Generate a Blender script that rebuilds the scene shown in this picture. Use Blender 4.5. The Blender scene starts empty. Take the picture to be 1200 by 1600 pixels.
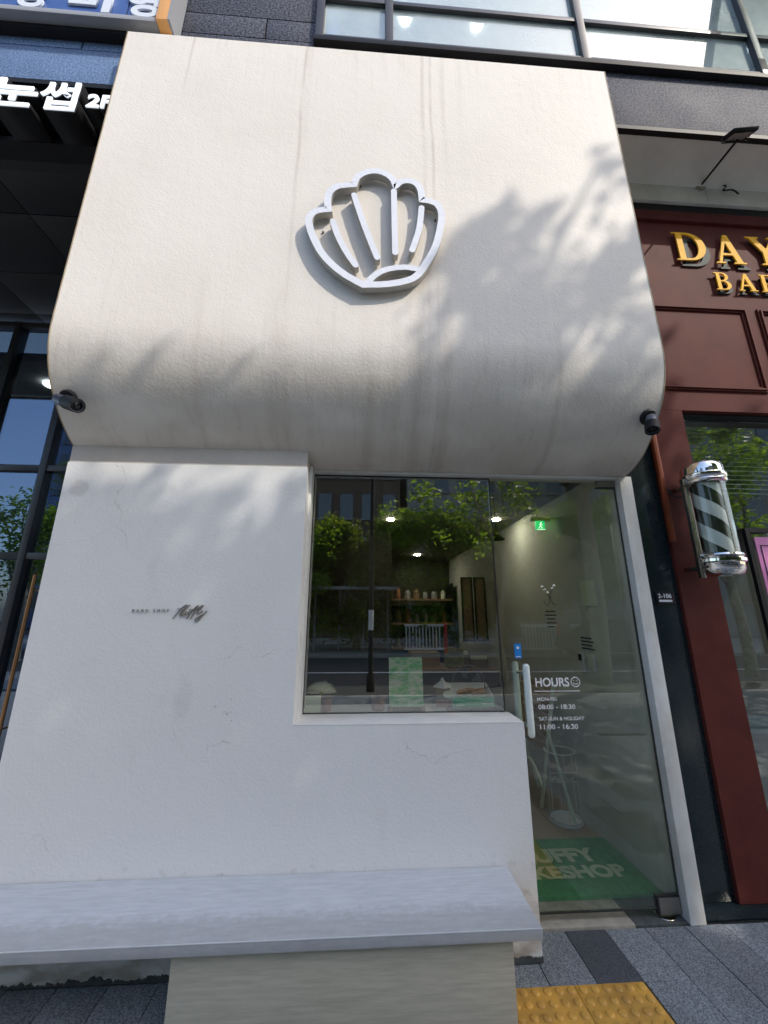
import bpy, bmesh, math, random
import numpy as np
from mathutils import Vector, Matrix
random.seed(7)
rng = np.random.default_rng(11)
sc = bpy.context.scene
COL = sc.collection
PI = math.pi

# ------------------------------------------------------------------ camera, sky, sun, exposure
cam_d = bpy.data.cameras.new('camera')
cam = bpy.data.objects.new('camera', cam_d); COL.objects.link(cam)
YAW, PITCH, ROLL, FPX = -.05825, .25576, .00264, 600.0
_cy, _sy, _cp, _sp = math.cos(YAW), math.sin(YAW), math.cos(PITCH), math.sin(PITCH)
_F = Vector((-_sy, _cy, 0)); _r = Vector((_cy, _sy, 0)); _u = Vector((0, 0, 1))
_f2 = _cp * _F + _sp * _u; _u2 = _cp * _u - _sp * _F
_r3 = math.cos(ROLL) * _r + math.sin(ROLL) * _u2; _u3 = math.cos(ROLL) * _u2 - math.sin(ROLL) * _r
cam.matrix_world = Matrix(((_r3.x, _u3.x, -_f2.x, 0), (_r3.y, _u3.y, -_f2.y, -2.11), (_r3.z, _u3.z, -_f2.z, 1.5), (0, 0, 0, 1)))
cam_d.sensor_fit = 'VERTICAL'; cam_d.sensor_height = 36; cam_d.lens = FPX / 1600 * 36
cam_d.clip_start = .05; cam_d.clip_end = 500
sc.camera = cam

SUN = Vector((1.2, -1.0, 1.45)).normalized()
w = bpy.data.worlds.new('World'); sc.world = w; w.use_nodes = True
wn = w.node_tree.nodes; wl = w.node_tree.links
bg = wn['Background']
sky = wn.new('ShaderNodeTexSky'); sky.sky_type = 'NISHITA'; sky.sun_disc = False
sky.sun_elevation = math.asin(SUN.z); sky.sun_rotation = math.atan2(SUN.x, SUN.y)
sky.dust_density = 2.2; sky.ozone_density = 1.2
wl.new(sky.outputs[0], bg.inputs[0]); bg.inputs[1].default_value = .15
sl = bpy.data.lights.new('sun', 'SUN'); sl.energy = 1.45; sl.angle = math.radians(.4); sl.color = (1, .93, .82)
so = bpy.data.objects.new('sun', sl); COL.objects.link(so); so.rotation_euler = SUN.to_track_quat('Z', 'Y').to_euler()
sc.view_settings.view_transform = 'Standard'; sc.view_settings.look = 'None'
sc.view_settings.exposure = 1.14; sc.view_settings.gamma = 1; sc.view_settings.use_curve_mapping = False
sc.cycles.max_bounces = 8; sc.cycles.transparent_max_bounces = 16
sc.cycles.glossy_bounces = 5; sc.cycles.caustics_reflective = False; sc.cycles.caustics_refractive = False

# ------------------------------------------------------------------ materials
def N(nt, t, **kw):
    n = nt.nodes.new(t)
    for k, v in kw.items(): setattr(n, k, v)
    return n
def mat(name, col, rough=.6, metal=0., var=.0, vscale=6., bump=0., bscale=80., spec=.5, col2=None, stretch=(1, 1, 1), coat=0., detail=5, emit=None, es=1.):
    m = bpy.data.materials.new(name); m.use_nodes = True
    nt = m.node_tree; b = nt.nodes['Principled BSDF']
    b.inputs['Base Color'].default_value = (*col, 1); b.inputs['Roughness'].default_value = rough
    b.inputs['Metallic'].default_value = metal; b.inputs['Specular IOR Level'].default_value = spec
    b.inputs['Coat Weight'].default_value = coat
    if emit: b.inputs['Emission Color'].default_value = (*emit, 1); b.inputs['Emission Strength'].default_value = es
    geo = N(nt, 'ShaderNodeNewGeometry'); mp = N(nt, 'ShaderNodeMapping'); mp.inputs['Scale'].default_value = stretch
    nt.links.new(geo.outputs['Position'], mp.inputs[0])
    if var or col2:
        c2 = col2 or tuple(max(0, c * (1 - var)) for c in col)
        no = N(nt, 'ShaderNodeTexNoise'); no.inputs['Scale'].default_value = vscale; no.inputs['Detail'].default_value = detail
        no.inputs['Roughness'].default_value = .65
        nt.links.new(mp.outputs[0], no.inputs['Vector'])
        cr = N(nt, 'ShaderNodeValToRGB'); cr.color_ramp.elements[0].position = .36; cr.color_ramp.elements[1].position = .64
        cr.color_ramp.elements[0].color = (*c2, 1); cr.color_ramp.elements[1].color = (*col, 1)
        nt.links.new(no.outputs[0], cr.inputs[0]); nt.links.new(cr.outputs[0], b.inputs['Base Color'])
    if bump:
        nb = N(nt, 'ShaderNodeTexNoise'); nb.inputs['Scale'].default_value = bscale; nb.inputs['Detail'].default_value = 4
        nt.links.new(mp.outputs[0], nb.inputs['Vector'])
        bp = N(nt, 'ShaderNodeBump'); bp.inputs['Strength'].default_value = bump; bp.inputs['Distance'].default_value = .004
        nt.links.new(nb.outputs[0], bp.inputs['Height']); nt.links.new(bp.outputs[0], b.inputs['Normal'])
    return m

def mathn(nt, op, a, b=None, c=None, clamp=False):
    n = N(nt, 'ShaderNodeMath', operation=op); n.use_clamp = clamp
    for i, v in enumerate((a, b, c)):
        if v is None: continue
        if isinstance(v, (int, float)): n.inputs[i].default_value = v
        else: nt.links.new(v, n.inputs[i])
    return n.outputs[0]

def stucco(name, col, kind):
    """painted render: trowel relief, drips that ran down from the top edge, soot near the curve, grime at the foot"""
    m = bpy.data.materials.new(name); m.use_nodes = True
    nt = m.node_tree; b = nt.nodes['Principled BSDF']; b.inputs['Roughness'].default_value = .62
    b.inputs['Specular IOR Level'].default_value = .35
    geo = N(nt, 'ShaderNodeNewGeometry'); sp = N(nt, 'ShaderNodeSeparateXYZ'); nt.links.new(geo.outputs['Position'], sp.inputs[0])
    X, Y, Z = sp.outputs
    def noise(scale, st=(1, 1, 1), detail=4, off=0):
        mp = N(nt, 'ShaderNodeMapping'); mp.inputs['Scale'].default_value = st; mp.inputs['Location'].default_value = (off, off, off)
        nt.links.new(geo.outputs['Position'], mp.inputs[0])
        n = N(nt, 'ShaderNodeTexNoise'); n.inputs['Scale'].default_value = scale; n.inputs['Detail'].default_value = detail
        nt.links.new(mp.outputs[0], n.inputs['Vector']); return n.outputs[0]
    def ramp(v, a, bb):
        mr = N(nt, 'ShaderNodeMapRange'); mr.interpolation_type = 'SMOOTHSTEP'; nt.links.new(v, mr.inputs[0])
        mr.inputs[1].default_value = a; mr.inputs[2].default_value = bb; return mr.outputs[0]
    cloud = noise(1.3, detail=6)
    grime = mathn(nt, 'MULTIPLY', ramp(cloud, .4, .75), .15)
    if kind == 'box':
        fine = ramp(noise(9, (3.2, 1, .16), 5), .50, .72)
        fine2 = ramp(noise(26, (2.5, 1, .12), 4, 3.3), .56, .74)
        # faint runs everywhere, stronger on the curve and just under the top edge
        curve = mathn(nt, 'MULTIPLY', ramp(Z, 3.45, 2.75), 1.0)
        top = ramp(Z, 4.6, 5.32)
        amt = mathn(nt, 'ADD', mathn(nt, 'MULTIPLY', curve, .10), mathn(nt, 'MULTIPLY', top, .10))
        amt = mathn(nt, 'ADD', amt, .035)
        runs = mathn(nt, 'MULTIPLY', mathn(nt, 'ADD', mathn(nt, 'MULTIPLY', fine, .6), mathn(nt, 'MULTIPLY', fine2, .5)), amt)
        # distinct drips
        wob = mathn(nt, 'MULTIPLY', mathn(nt, 'SUBTRACT', noise(1.2, (0, 0, 1), 2, 5), .5), .05)
        xw = mathn(nt, 'ADD', X, wob)
        tot = None
        for x0, s, wd, z0, z1 in ((-.445, .5, .012, 2.3, 5.3), (-.42, .22, .03, 3.6, 5.3), (.36, .42, .014, 2.3, 5.3), (.415, .55, .010, 2.3, 5.3), (.50, .35, .016, 3.9, 5.3),
                                  (.30, .35, .05, 2.3, 3.2), (.46, .4, .035, 2.3, 3.3), (-.47, .35, .06, 2.3, 3.2), (.02, .3, .05, 2.3, 2.9), (.17, .25, .03, 2.3, 3.0), (-1.21, .40, .008, 4.5, 5.3), (.62, .2, .02, 4.2, 5.3), (1.1, .3, .02, 2.3, 3.0), (-.9, .18, .03, 2.3, 3.2)):
            d = mathn(nt, 'ABSOLUTE', mathn(nt, 'SUBTRACT', xw, x0))
            g = mathn(nt, 'MULTIPLY', ramp(d, wd * 1.6, 0), s)
            z = mathn(nt, 'MULTIPLY', ramp(Z, z0 - .15, z0 + .1), ramp(Z, z1 + .6, z1 - .6) if z1 < 5 else ramp(Z, 2.4 if z0 < 3 else z0, 4.9 if z0 < 3 else 5.3))
            if z1 >= 5 and z0 < 3: z = mathn(nt, 'MAXIMUM', z, .45)
            g = mathn(nt, 'MULTIPLY', g, z)
            tot = g if tot is None else mathn(nt, 'MAXIMUM', tot, g)
        tot = mathn(nt, 'MULTIPLY', tot, mathn(nt, 'ADD', mathn(nt, 'MULTIPLY', ramp(noise(3, (5, 1, 1), 4, 9), .3, .7), .5), .17))
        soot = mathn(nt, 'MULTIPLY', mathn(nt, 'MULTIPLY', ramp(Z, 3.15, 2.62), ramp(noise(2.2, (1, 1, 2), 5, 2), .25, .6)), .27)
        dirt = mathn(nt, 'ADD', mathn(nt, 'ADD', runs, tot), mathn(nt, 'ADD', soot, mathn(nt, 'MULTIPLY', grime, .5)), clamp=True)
    else:
        foot = mathn(nt, 'MULTIPLY', ramp(Z, .42, -.02), ramp(noise(7, (1, 1, 2.5), 6, 1), .35, .68))
        lip = mathn(nt, 'MULTIPLY', mathn(nt, 'MULTIPLY', ramp(Z, .44, .36), ramp(noise(18, (1, 1, 1), 6, 12), .55, .8)), .45)
        dx = mathn(nt, 'MULTIPLY', mathn(nt, 'SUBTRACT', X, -1.56), 1.0); dz = mathn(nt, 'SUBTRACT', Z, 2.16)
        rr_ = mathn(nt, 'SQRT', mathn(nt, 'ADD', mathn(nt, 'MULTIPLY', dx, dx), mathn(nt, 'MULTIPLY', dz, dz)))
        smudge = mathn(nt, 'MULTIPLY', ramp(mathn(nt, 'ADD', rr_, mathn(nt, 'MULTIPLY', noise(20, detail=5, off=3), .05)), .085, .06), .22)
        vor = N(nt, 'ShaderNodeTexVoronoi'); vor.feature = 'DISTANCE_TO_EDGE'; vor.inputs['Scale'].default_value = 1.1
        wv_ = N(nt, 'ShaderNodeVectorMath', operation='ADD'); wn2 = N(nt, 'ShaderNodeTexNoise'); wn2.inputs['Scale'].default_value = 5; wn2.inputs['Detail'].default_value = 6
        nt.links.new(geo.outputs['Position'], wn2.inputs['Vector']); wm = N(nt, 'ShaderNodeVectorMath', operation='SCALE'); wm.inputs[3].default_value = .25
        nt.links.new(wn2.outputs[1], wm.inputs[0]); nt.links.new(geo.outputs['Position'], wv_.inputs[0]); nt.links.new(wm.outputs[0], wv_.inputs[1]); nt.links.new(wv_.outputs[0], vor.inputs['Vector'])
        crack = mathn(nt, 'MULTIPLY', mathn(nt, 'MULTIPLY', ramp(vor.outputs[0], .0022, .0006), ramp(cloud, .5, .6)), .35)
        scuff = mathn(nt, 'MULTIPLY', ramp(noise(5, (1, 1, .5), 6, 4), .6, .8), .16)
        dots = mathn(nt, 'MULTIPLY', ramp(noise(55, (1, 1, 1), 2, 7), .74, .80), .5)
        dirt = mathn(nt, 'ADD', mathn(nt, 'ADD', mathn(nt, 'ADD', mathn(nt, 'MULTIPLY', foot, .75), scuff), mathn(nt, 'ADD', lip, mathn(nt, 'ADD', smudge, crack))), mathn(nt, 'ADD', mathn(nt, 'MULTIPLY', grime, .45), dots), clamp=True)
    mx = N(nt, 'ShaderNodeMix', data_type='RGBA'); nt.links.new(dirt, mx.inputs[0])
    mx.inputs[6].default_value = (*col, 1); mx.inputs[7].default_value = (.30, .235, .17, 1)
    nt.links.new(mx.outputs[2], b.inputs['Base Color'])
    h = mathn(nt, 'ADD', noise(75, detail=4), mathn(nt, 'MULTIPLY', noise(14, detail=4, off=2), 1.1))
    bp = N(nt, 'ShaderNodeBump'); bp.inputs['Strength'].default_value = .24; bp.inputs['Distance'].default_value = .006
    nt.links.new(h, bp.inputs['Height']); nt.links.new(bp.outputs[0], b.inputs['Normal'])
    return m

def glass(name, tint=(.85, .9, .86), ior=.1, rough=0.0, dirt=0.0, film=(.6, .65, .62), refl=(.96, .98, .97)):  # dirt sets the film amount; on upper_floor_glass the film also holds painted sky reflection
    m = bpy.data.materials.new(name); m.use_nodes = True
    nt = m.node_tree; nt.nodes.clear()
    out = N(nt, 'ShaderNodeOutputMaterial'); tr = N(nt, 'ShaderNodeBsdfTransparent'); gl = N(nt, 'ShaderNodeBsdfGlossy')
    tr.inputs[0].default_value = (*tint, 1); gl.inputs['Roughness'].default_value = rough
    gl.inputs['Color'].default_value = (*refl, 1)
    # the same reflectance from both sides of the sheet (Schlick)
    gg = N(nt, 'ShaderNodeNewGeometry'); dt = N(nt, 'ShaderNodeVectorMath', operation='DOT_PRODUCT')
    nt.links.new(gg.outputs['Incoming'], dt.inputs[0]); nt.links.new(gg.outputs['Normal'], dt.inputs[1])
    om = mathn(nt, 'SUBTRACT', 1, mathn(nt, 'ABSOLUTE', dt.outputs['Value']), clamp=True)
    r0 = ior
    f = mathn(nt, 'ADD', mathn(nt, 'MULTIPLY', mathn(nt, 'POWER', om, 5), 1 - r0), r0, clamp=True)
    mx = N(nt, 'ShaderNodeMixShader'); nt.links.new(f, mx.inputs[0]); nt.links.new(tr.outputs[0], mx.inputs[1]); nt.links.new(gl.outputs[0], mx.inputs[2])
    last = mx.outputs[0]
    if dirt:
        df = N(nt, 'ShaderNodeBsdfDiffuse'); df.inputs[0].default_value = (*film, 1)
        geo = N(nt, 'ShaderNodeNewGeometry'); no = N(nt, 'ShaderNodeTexNoise'); no.inputs['Scale'].default_value = 2.5; no.inputs['Detail'].default_value = 6
        nt.links.new(geo.outputs['Position'], no.inputs['Vector'])
        fac = mathn(nt, 'MULTIPLY', no.outputs[0], dirt * 2)
        m2 = N(nt, 'ShaderNodeMixShader'); nt.links.new(fac, m2.inputs[0]); nt.links.new(last, m2.inputs[1]); nt.links.new(df.outputs[0], m2.inputs[2]); last = m2.outputs[0]
    nt.links.new(last, out.inputs[0]); return m

def granite(name, c1, c2, rough=.3, scale=160, coat=.0):
    m = bpy.data.materials.new(name); m.use_nodes = True
    nt = m.node_tree; b = nt.nodes['Principled BSDF']; b.inputs['Roughness'].default_value = rough
    geo = N(nt, 'ShaderNodeNewGeometry'); oi = N(nt, 'ShaderNodeObjectInfo')
    no = N(nt, 'ShaderNodeTexNoise'); no.inputs['Scale'].default_value = scale; no.inputs['Detail'].default_value = 3; no.inputs['Roughness'].default_value = .8
    nt.links.new(geo.outputs['Position'], no.inputs['Vector'])
    vo = N(nt, 'ShaderNodeTexNoise'); vo.inputs['Scale'].default_value = 3.0; vo.inputs['Detail'].default_value = 6
    nt.links.new(geo.outputs['Position'], vo.inputs['Vector'])
    cr = N(nt, 'ShaderNodeValToRGB'); cr.color_ramp.elements[0].position = .42; cr.color_ramp.elements[1].position = .60
    cr.color_ramp.elements[0].color = (*c1, 1); cr.color_ramp.elements[1].color = (*c2, 1)
    nt.links.new(no.outputs[0], cr.inputs[0])
    fac = mathn(nt, 'ADD', mathn(nt, 'MULTIPLY', oi.outputs['Random'], .28), mathn(nt, 'ADD', mathn(nt, 'MULTIPLY', vo.outputs[0], .6), .52))
    mu = N(nt, 'ShaderNodeVectorMath', operation='SCALE'); nt.links.new(cr.outputs[0], mu.inputs[0]); nt.links.new(fac, mu.inputs[3])
    nt.links.new(mu.outputs[0], b.inputs['Base Color']); b.inputs['Specular IOR Level'].default_value = .3 if rough > .3 else .5
    rr = mathn(nt, 'ADD', mathn(nt, 'MULTIPLY', vo.outputs[0], .25), rough - .12); nt.links.new(rr, b.inputs['Roughness'])
    bp = N(nt, 'ShaderNodeBump'); bp.inputs['Strength'].default_value = .12; bp.inputs['Distance'].default_value = .001
    nt.links.new(no.outputs[0], bp.inputs['Height']); nt.links.new(bp.outputs[0], b.inputs['Normal'])
    b.inputs['Coat Weight'].default_value = coat
    return m

def leafmat(name, c1, c2):
    m = bpy.data.materials.new(name); m.use_nodes = True
    nt = m.node_tree; nt.nodes.clear(); out = N(nt, 'ShaderNodeOutputMaterial')
    geo = N(nt, 'ShaderNodeNewGeometry'); no = N(nt, 'ShaderNodeTexNoise'); no.inputs['Scale'].default_value = 1.1; no.inputs['Detail'].default_value = 4
    nt.links.new(geo.outputs['Position'], no.inputs['Vector'])
    wn_ = N(nt, 'ShaderNodeTexWhiteNoise'); sn = N(nt, 'ShaderNodeVectorMath', operation='SNAP'); sn.inputs[1].default_value = (.13, .13, .13)
    nt.links.new(geo.outputs['Position'], sn.inputs[0]); nt.links.new(sn.outputs[0], wn_.inputs['Vector'])
    f = mathn(nt, 'ADD', mathn(nt, 'MULTIPLY', no.outputs[0], .7), mathn(nt, 'MULTIPLY', wn_.outputs[0], .35), clamp=True)
    cr = N(nt, 'ShaderNodeValToRGB'); cr.color_ramp.elements[0].position = .3; cr.color_ramp.elements[1].position = .75
    cr.color_ramp.elements[0].color = (*c1, 1); cr.color_ramp.elements[1].color = (*c2, 1); nt.links.new(f, cr.inputs[0])
    d = N(nt, 'ShaderNodeBsdfPrincipled'); d.inputs['Roughness'].default_value = .45; t = N(nt, 'ShaderNodeBsdfTranslucent')
    nt.links.new(cr.outputs[0], d.inputs['Base Color'])
    sc2 = N(nt, 'ShaderNodeVectorMath', operation='MULTIPLY'); sc2.inputs[1].default_value = (4.2, 3.9, 1.5); nt.links.new(cr.outputs[0], sc2.inputs[0]); nt.links.new(sc2.outputs[0], t.inputs[0])
    mx = N(nt, 'ShaderNodeMixShader'); mx.inputs[0].default_value = .55
    nt.links.new(d.outputs[0], mx.inputs[1]); nt.links.new(t.outputs[0], mx.inputs[2]); nt.links.new(mx.outputs[0], out.inputs[0]); return m

M = {}
M['box'] = stucco('painted_render_box', (.84, .79, .715), 'box')
M['wall'] = stucco('painted_render_wall', (.77, .765, .745), 'wall')
M['headband'] = mat('shaded_paint_band', (.56, .51, .45), .6, var=.12, vscale=4, bump=.3, bscale=70)  # overhang shadow at the wall top, put into a darker band colour
M['edge'] = mat('render_edge_bead', (.42, .33, .22), .7, var=.4, vscale=12)
M['white'] = mat('white_paint', (.76, .76, .74), .45, var=.12, vscale=8, bump=.1)
M['jamb'] = mat('jamb_paint', (.74, .75, .74), .42, col2=(.58, .56, .50), vscale=5, bump=.15, bscale=60, stretch=(1, 1, .5))
M['signwhite'] = mat('sign_face_acrylic', (.84, .86, .92), .3, var=.06, vscale=12)
M['signside'] = mat('sign_return_steel', (.52, .50, .46), .45, .3, var=.2)
M['steelfix'] = mat('screw_steel', (.2, .18, .15), .4, .8)
M['shopglass'] = glass('shop_glass', (.92, .93, .88), .21)
M['doorglass'] = glass('door_glass', (.94, .96, .91), .10)
M['barglass'] = glass('barber_window_glass', (.70, .76, .76), .17)
M['curtglass'] = glass('curtain_wall_glass', (.45, .47, .47), .22, refl=(.50, .66, .92))
M['upglass'] = glass('upper_floor_glass', (.75, .8, .8), .26, .02, .32, (.74, .85, .84))  # pale film: dirt plus the bright sky reflection put into its colour
M['clear'] = glass('clear_cylinder', (.95, .96, .95), .03)
M['gasket'] = mat('dark_gasket', (.02, .02, .02), .5)
M['black'] = mat('black_metal', (.015, .015, .017), .55, var=.3, spec=.2)
M['frame'] = mat('dark_frame', (.045, .046, .05), .38, .3, var=.2)
M['upframe'] = mat('upper_frame', (.07, .07, .075), .4, .4, var=.2)
M['soffit_dark'] = mat('dark_soffit_panel', (.012, .012, .012), .5, var=.2)
M['soffit_grey'] = mat('grey_soffit', (.76, .80, .80), .6, var=.12, vscale=3)
M['beam'] = mat('beam_sheet', (.78, .80, .77), .5, var=.2, vscale=4, stretch=(1, 1, .4))
M['granite_skytint'] = granite('honed_granite_left', (.10, .17, .33), (.27, .39, .62), .5, 75)  # blue of the reflected sky is put into this granite's colour
M['granite_dark'] = granite('honed_granite_right', (.012, .013, .019), (.13, .14, .19), .7, 60)
M['pillar'] = granite('polished_pillar', (.008, .016, .018), (.018, .028, .032), .16, 200)
M['paver'] = granite('flamed_granite_paver', (.085, .10, .115), (.30, .33, .36), .55, 170)
M['paver_dark'] = granite('dark_granite_paver', (.045, .05, .06), (.10, .11, .13), .5, 170)
M['red'] = mat('oxblood_paint', (.118, .030, .024), .62, var=.25, vscale=4, bump=.08, bscale=20, spec=.10)
M['gold'] = mat('gold_letter', (.95, .50, .02), .55, var=.05, spec=.12)
M['shadowplate'] = mat('letter_shadow_plate', (.03, .04, .04), .6, spec=.2)
M['chrome'] = mat('chrome', (.75, .75, .74), .07, 1.0)
M['chromeworn'] = mat('worn_chrome', (.55, .52, .45), .22, 1.0, var=.3, vscale=30)
M['copper'] = mat('copper_trim', (.30, .075, .03), .35, .3, var=.3)
M['bench'] = mat('bench_board', (.53, .56, .59), .30, col2=(.43, .46, .49), vscale=9, stretch=(1.0, 7, 7), bump=.12, bscale=18, spec=.8, detail=8)
def worn_bench():
    m = M['bench']; nt = m.node_tree; b = nt.nodes['Principled BSDF']; src = b.inputs['Base Color'].links[0].from_socket
    geo = N(nt, 'ShaderNodeNewGeometry'); sp = N(nt, 'ShaderNodeSeparateXYZ'); nt.links.new(geo.outputs['Position'], sp.inputs[0])
    no = N(nt, 'ShaderNodeTexNoise'); no.inputs['Scale'].default_value = 28; no.inputs['Detail'].default_value = 9; no.inputs['Roughness'].default_value = .7; nt.links.new(geo.outputs['Position'], no.inputs['Vector'])
    y = mathn(nt, 'ADD', sp.outputs[1], mathn(nt, 'MULTIPLY', mathn(nt, 'SUBTRACT', no.outputs[0], .5), .22))
    mr = N(nt, 'ShaderNodeMapRange'); mr.interpolation_type = 'SMOOTHSTEP'; mr.inputs[1].default_value = -.21; mr.inputs[2].default_value = -.29; nt.links.new(y, mr.inputs[0])
    f = mathn(nt, 'MULTIPLY', mr.outputs[0], mathn(nt, 'ADD', mathn(nt, 'MULTIPLY', no.outputs[0], .5), .20))
    mx = N(nt, 'ShaderNodeMix', data_type='RGBA'); nt.links.new(f, mx.inputs[0]); nt.links.new(src, mx.inputs[6]); mx.inputs[7].default_value = (.235, .225, .215, 1)
    nt.links.new(mx.outputs[2], b.inputs['Base Color'])
worn_bench()
M['benchbase'] = mat('bench_base_board', (.50, .47, .38), .5, col2=(.40, .375, .30), vscale=7, stretch=(1, 4, 11), bump=.1, bscale=20, detail=8)
M['benchedge'] = mat('bench_edge', (.70, .74, .76), .35)
M['tactile'] = mat('yellow_tactile', (.66, .36, .06), .55, col2=(.40, .22, .05), vscale=7, bump=.3, bscale=90, detail=7)
M['thresh'] = mat('beige_threshold', (.36, .34, .29), .5, var=.35, vscale=10, bump=.1)
M['threshdark'] = mat('dark_threshold', (.09, .10, .10), .25, var=.3, vscale=18)
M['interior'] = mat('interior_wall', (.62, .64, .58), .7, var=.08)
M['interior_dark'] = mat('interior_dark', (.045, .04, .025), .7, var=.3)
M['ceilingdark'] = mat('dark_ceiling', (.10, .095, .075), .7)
M['tan'] = mat('tan_floor', (.33, .24, .12), .5, var=.15)
M['matgreen'] = mat('green_mat', (.05, .30, .10), .7, var=.3, vscale=25, bump=.6, bscale=260)
M['matletter'] = mat('mat_lettering', (.42, .52, .34), .75, var=.15)
M['green'] = mat('green_card', (.005, .42, .15), .4)
M['kraft'] = mat('kraft_card', (.24, .17, .10), .8, var=.2)
M['wood'] = mat('pale_wood', (.45, .30, .15), .6, var=.25, stretch=(1, 1, 6))
M['terracotta'] = mat('terracotta', (.30, .12, .05), .7)
M['leafflower'] = mat('pale_petal', (.82, .84, .72), .6)
M['stem'] = mat('green_leaves', (.03, .10, .02), .6)
M['cream'] = mat('cream_card', (.72, .78, .62), .5)
M['boardgreen'] = mat('menu_print', (.16, .62, .24), .25, col2=(.9, .92, .80), vscale=16, coat=.6, stretch=(1, 1, 2.4))
M['pastry'] = mat('pastry', (.48, .22, .05), .5, var=.4, vscale=30)
M['twig'] = mat('twig', (.05, .03, .02), .8)
M['blue'] = mat('blue_sticker', (.02, .22, .62), .4)
M['vinyl'] = mat('white_vinyl', (.80, .80, .80), .5)
M['handle'] = mat('handle_white', (.70, .76, .72), .3)
M['exitgreen'] = mat('exit_green', (0, .30, .08), .4, emit=(0, .9, .25), es=.35)
M['exitwhite'] = mat('exit_white', (.8, .9, .8), .4, emit=(.8, 1, .8), es=.6)
M['lampglow'] = mat('lamp_glow', (1, 1, 1), .4, emit=(1, .92, .76), es=75)
M['lampcool'] = mat('lamp_cool', (1, 1, 1), .4, emit=(.92, .97, 1), es=10)
M['cctv'] = mat('camera_grey', (.10, .11, .14), .3, .3)
M['lens'] = mat('lens_black', (.008, .008, .01), .1)
M['brass'] = mat('brass_pull', (.42, .22, .10), .3, .8)
M['signblue'] = mat('sign_blue', (.05, .12, .38), .35, var=.2, vscale=3)
M['signletter'] = mat('sign_letter_white', (.74, .79, .85), .4)
M['orange'] = mat('sign_end_orange', (.85, .42, .12), .4)
M['grey'] = mat('grey_box', (.30, .31, .33), .4)
M['asphalt'] = mat('asphalt', (.05, .05, .052), .85, var=.3, vscale=20, bump=.4)
M['concrete'] = mat('concrete_pavement', (.36, .35, .33), .8, var=.2, vscale=4)
M['kerbmat'] = mat('granite_kerb', (.36, .35, .34), .7, var=.2)
M['bark'] = mat('bark', (.22, .18, .12), .9, col2=(.40, .36, .27), vscale=9, bump=.8, bscale=22)
M['leaf'] = leafmat('leaf_green', (.040, .075, .012), (.12, .19, .030))
M['leafdark'] = leafmat('leaf_dark', (.035, .06, .012), (.095, .13, .028))
M['brick'] = mat('far_brick', (.13, .085, .06), .8, var=.3, vscale=2)
M['farwall'] = mat('far_wall_grey', (.28, .27, .25), .8, var=.2, vscale=1)
M['farglass'] = mat('far_glass', (.03, .045, .06), .08, spec=1.)
M['bluetower'] = mat('tower_glass', (.06, .13, .28), .12, var=.2, spec=1.)
M['pink'] = mat('pink_print', (.62, .20, .46), .5)
M['blind'] = mat('blind_slat', (.30, .34, .28), .5)
M['carpaint'] = mat('charcoal_paint', (.05, .052, .06), .25, .4, coat=.6)
M['tyre'] = mat('tyre', (.02, .02, .02), .8)
M['redpaint'] = mat('red_paint', (.55, .05, .04), .5)
M['stripe_dark'] = mat('stripe_dark', (.022, .03, .02), .3)
M['stripe_white'] = mat('stripe_white', (.70, .74, .68), .3)

# ------------------------------------------------------------------ helpers
def link(name, me, m=None, parent=None, sharp=35, loc=None):
    if isinstance(me, bmesh.types.BMesh):
        bm = me; bmesh.ops.recalc_face_normals(bm, faces=bm.faces)
        me = bpy.data.meshes.new(name); bm.to_mesh(me); bm.free()
    if sharp:
        me.polygons.foreach_set('use_smooth', [True] * len(me.polygons)); me.set_sharp_from_angle(angle=math.radians(sharp))
    if m is not None:
        if not isinstance(m, (list, tuple)): m = [m]
        for k in m: me.materials.append(M[k])
    o = bpy.data.objects.new(name, me); COL.objects.link(o)
    if parent is not None: o.parent = parent
    if loc is not None: o.location = loc
    return o
def tag(o, label, cat, group=None):
    o['label'] = label; o['category'] = cat
    if group: o['group'] = group
    return o
def thing(name, label, cat, loc=(0, 0, 0), group=None):
    o = bpy.data.objects.new(name, None); COL.objects.link(o); o.location = loc; o.empty_display_size = .1
    tag(o, label, cat, group); bpy_parent_fix[o.name] = Vector(loc); return o
bpy_parent_fix = {}
def put(name, bm, m, parent, sharp=35):
    """child mesh given in world coordinates under an Empty that is only translated"""
    off = bpy_parent_fix.get(parent.name) if parent is not None else None
    o = link(name, bm, m, parent, sharp)
    if off is not None: o.data.transform(Matrix.Translation(-off))
    return o
def structure(name, bm, m, parent=None, sharp=35):
    o = link(name, bm, m, parent, sharp); o['kind'] = 'structure'; return o

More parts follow.
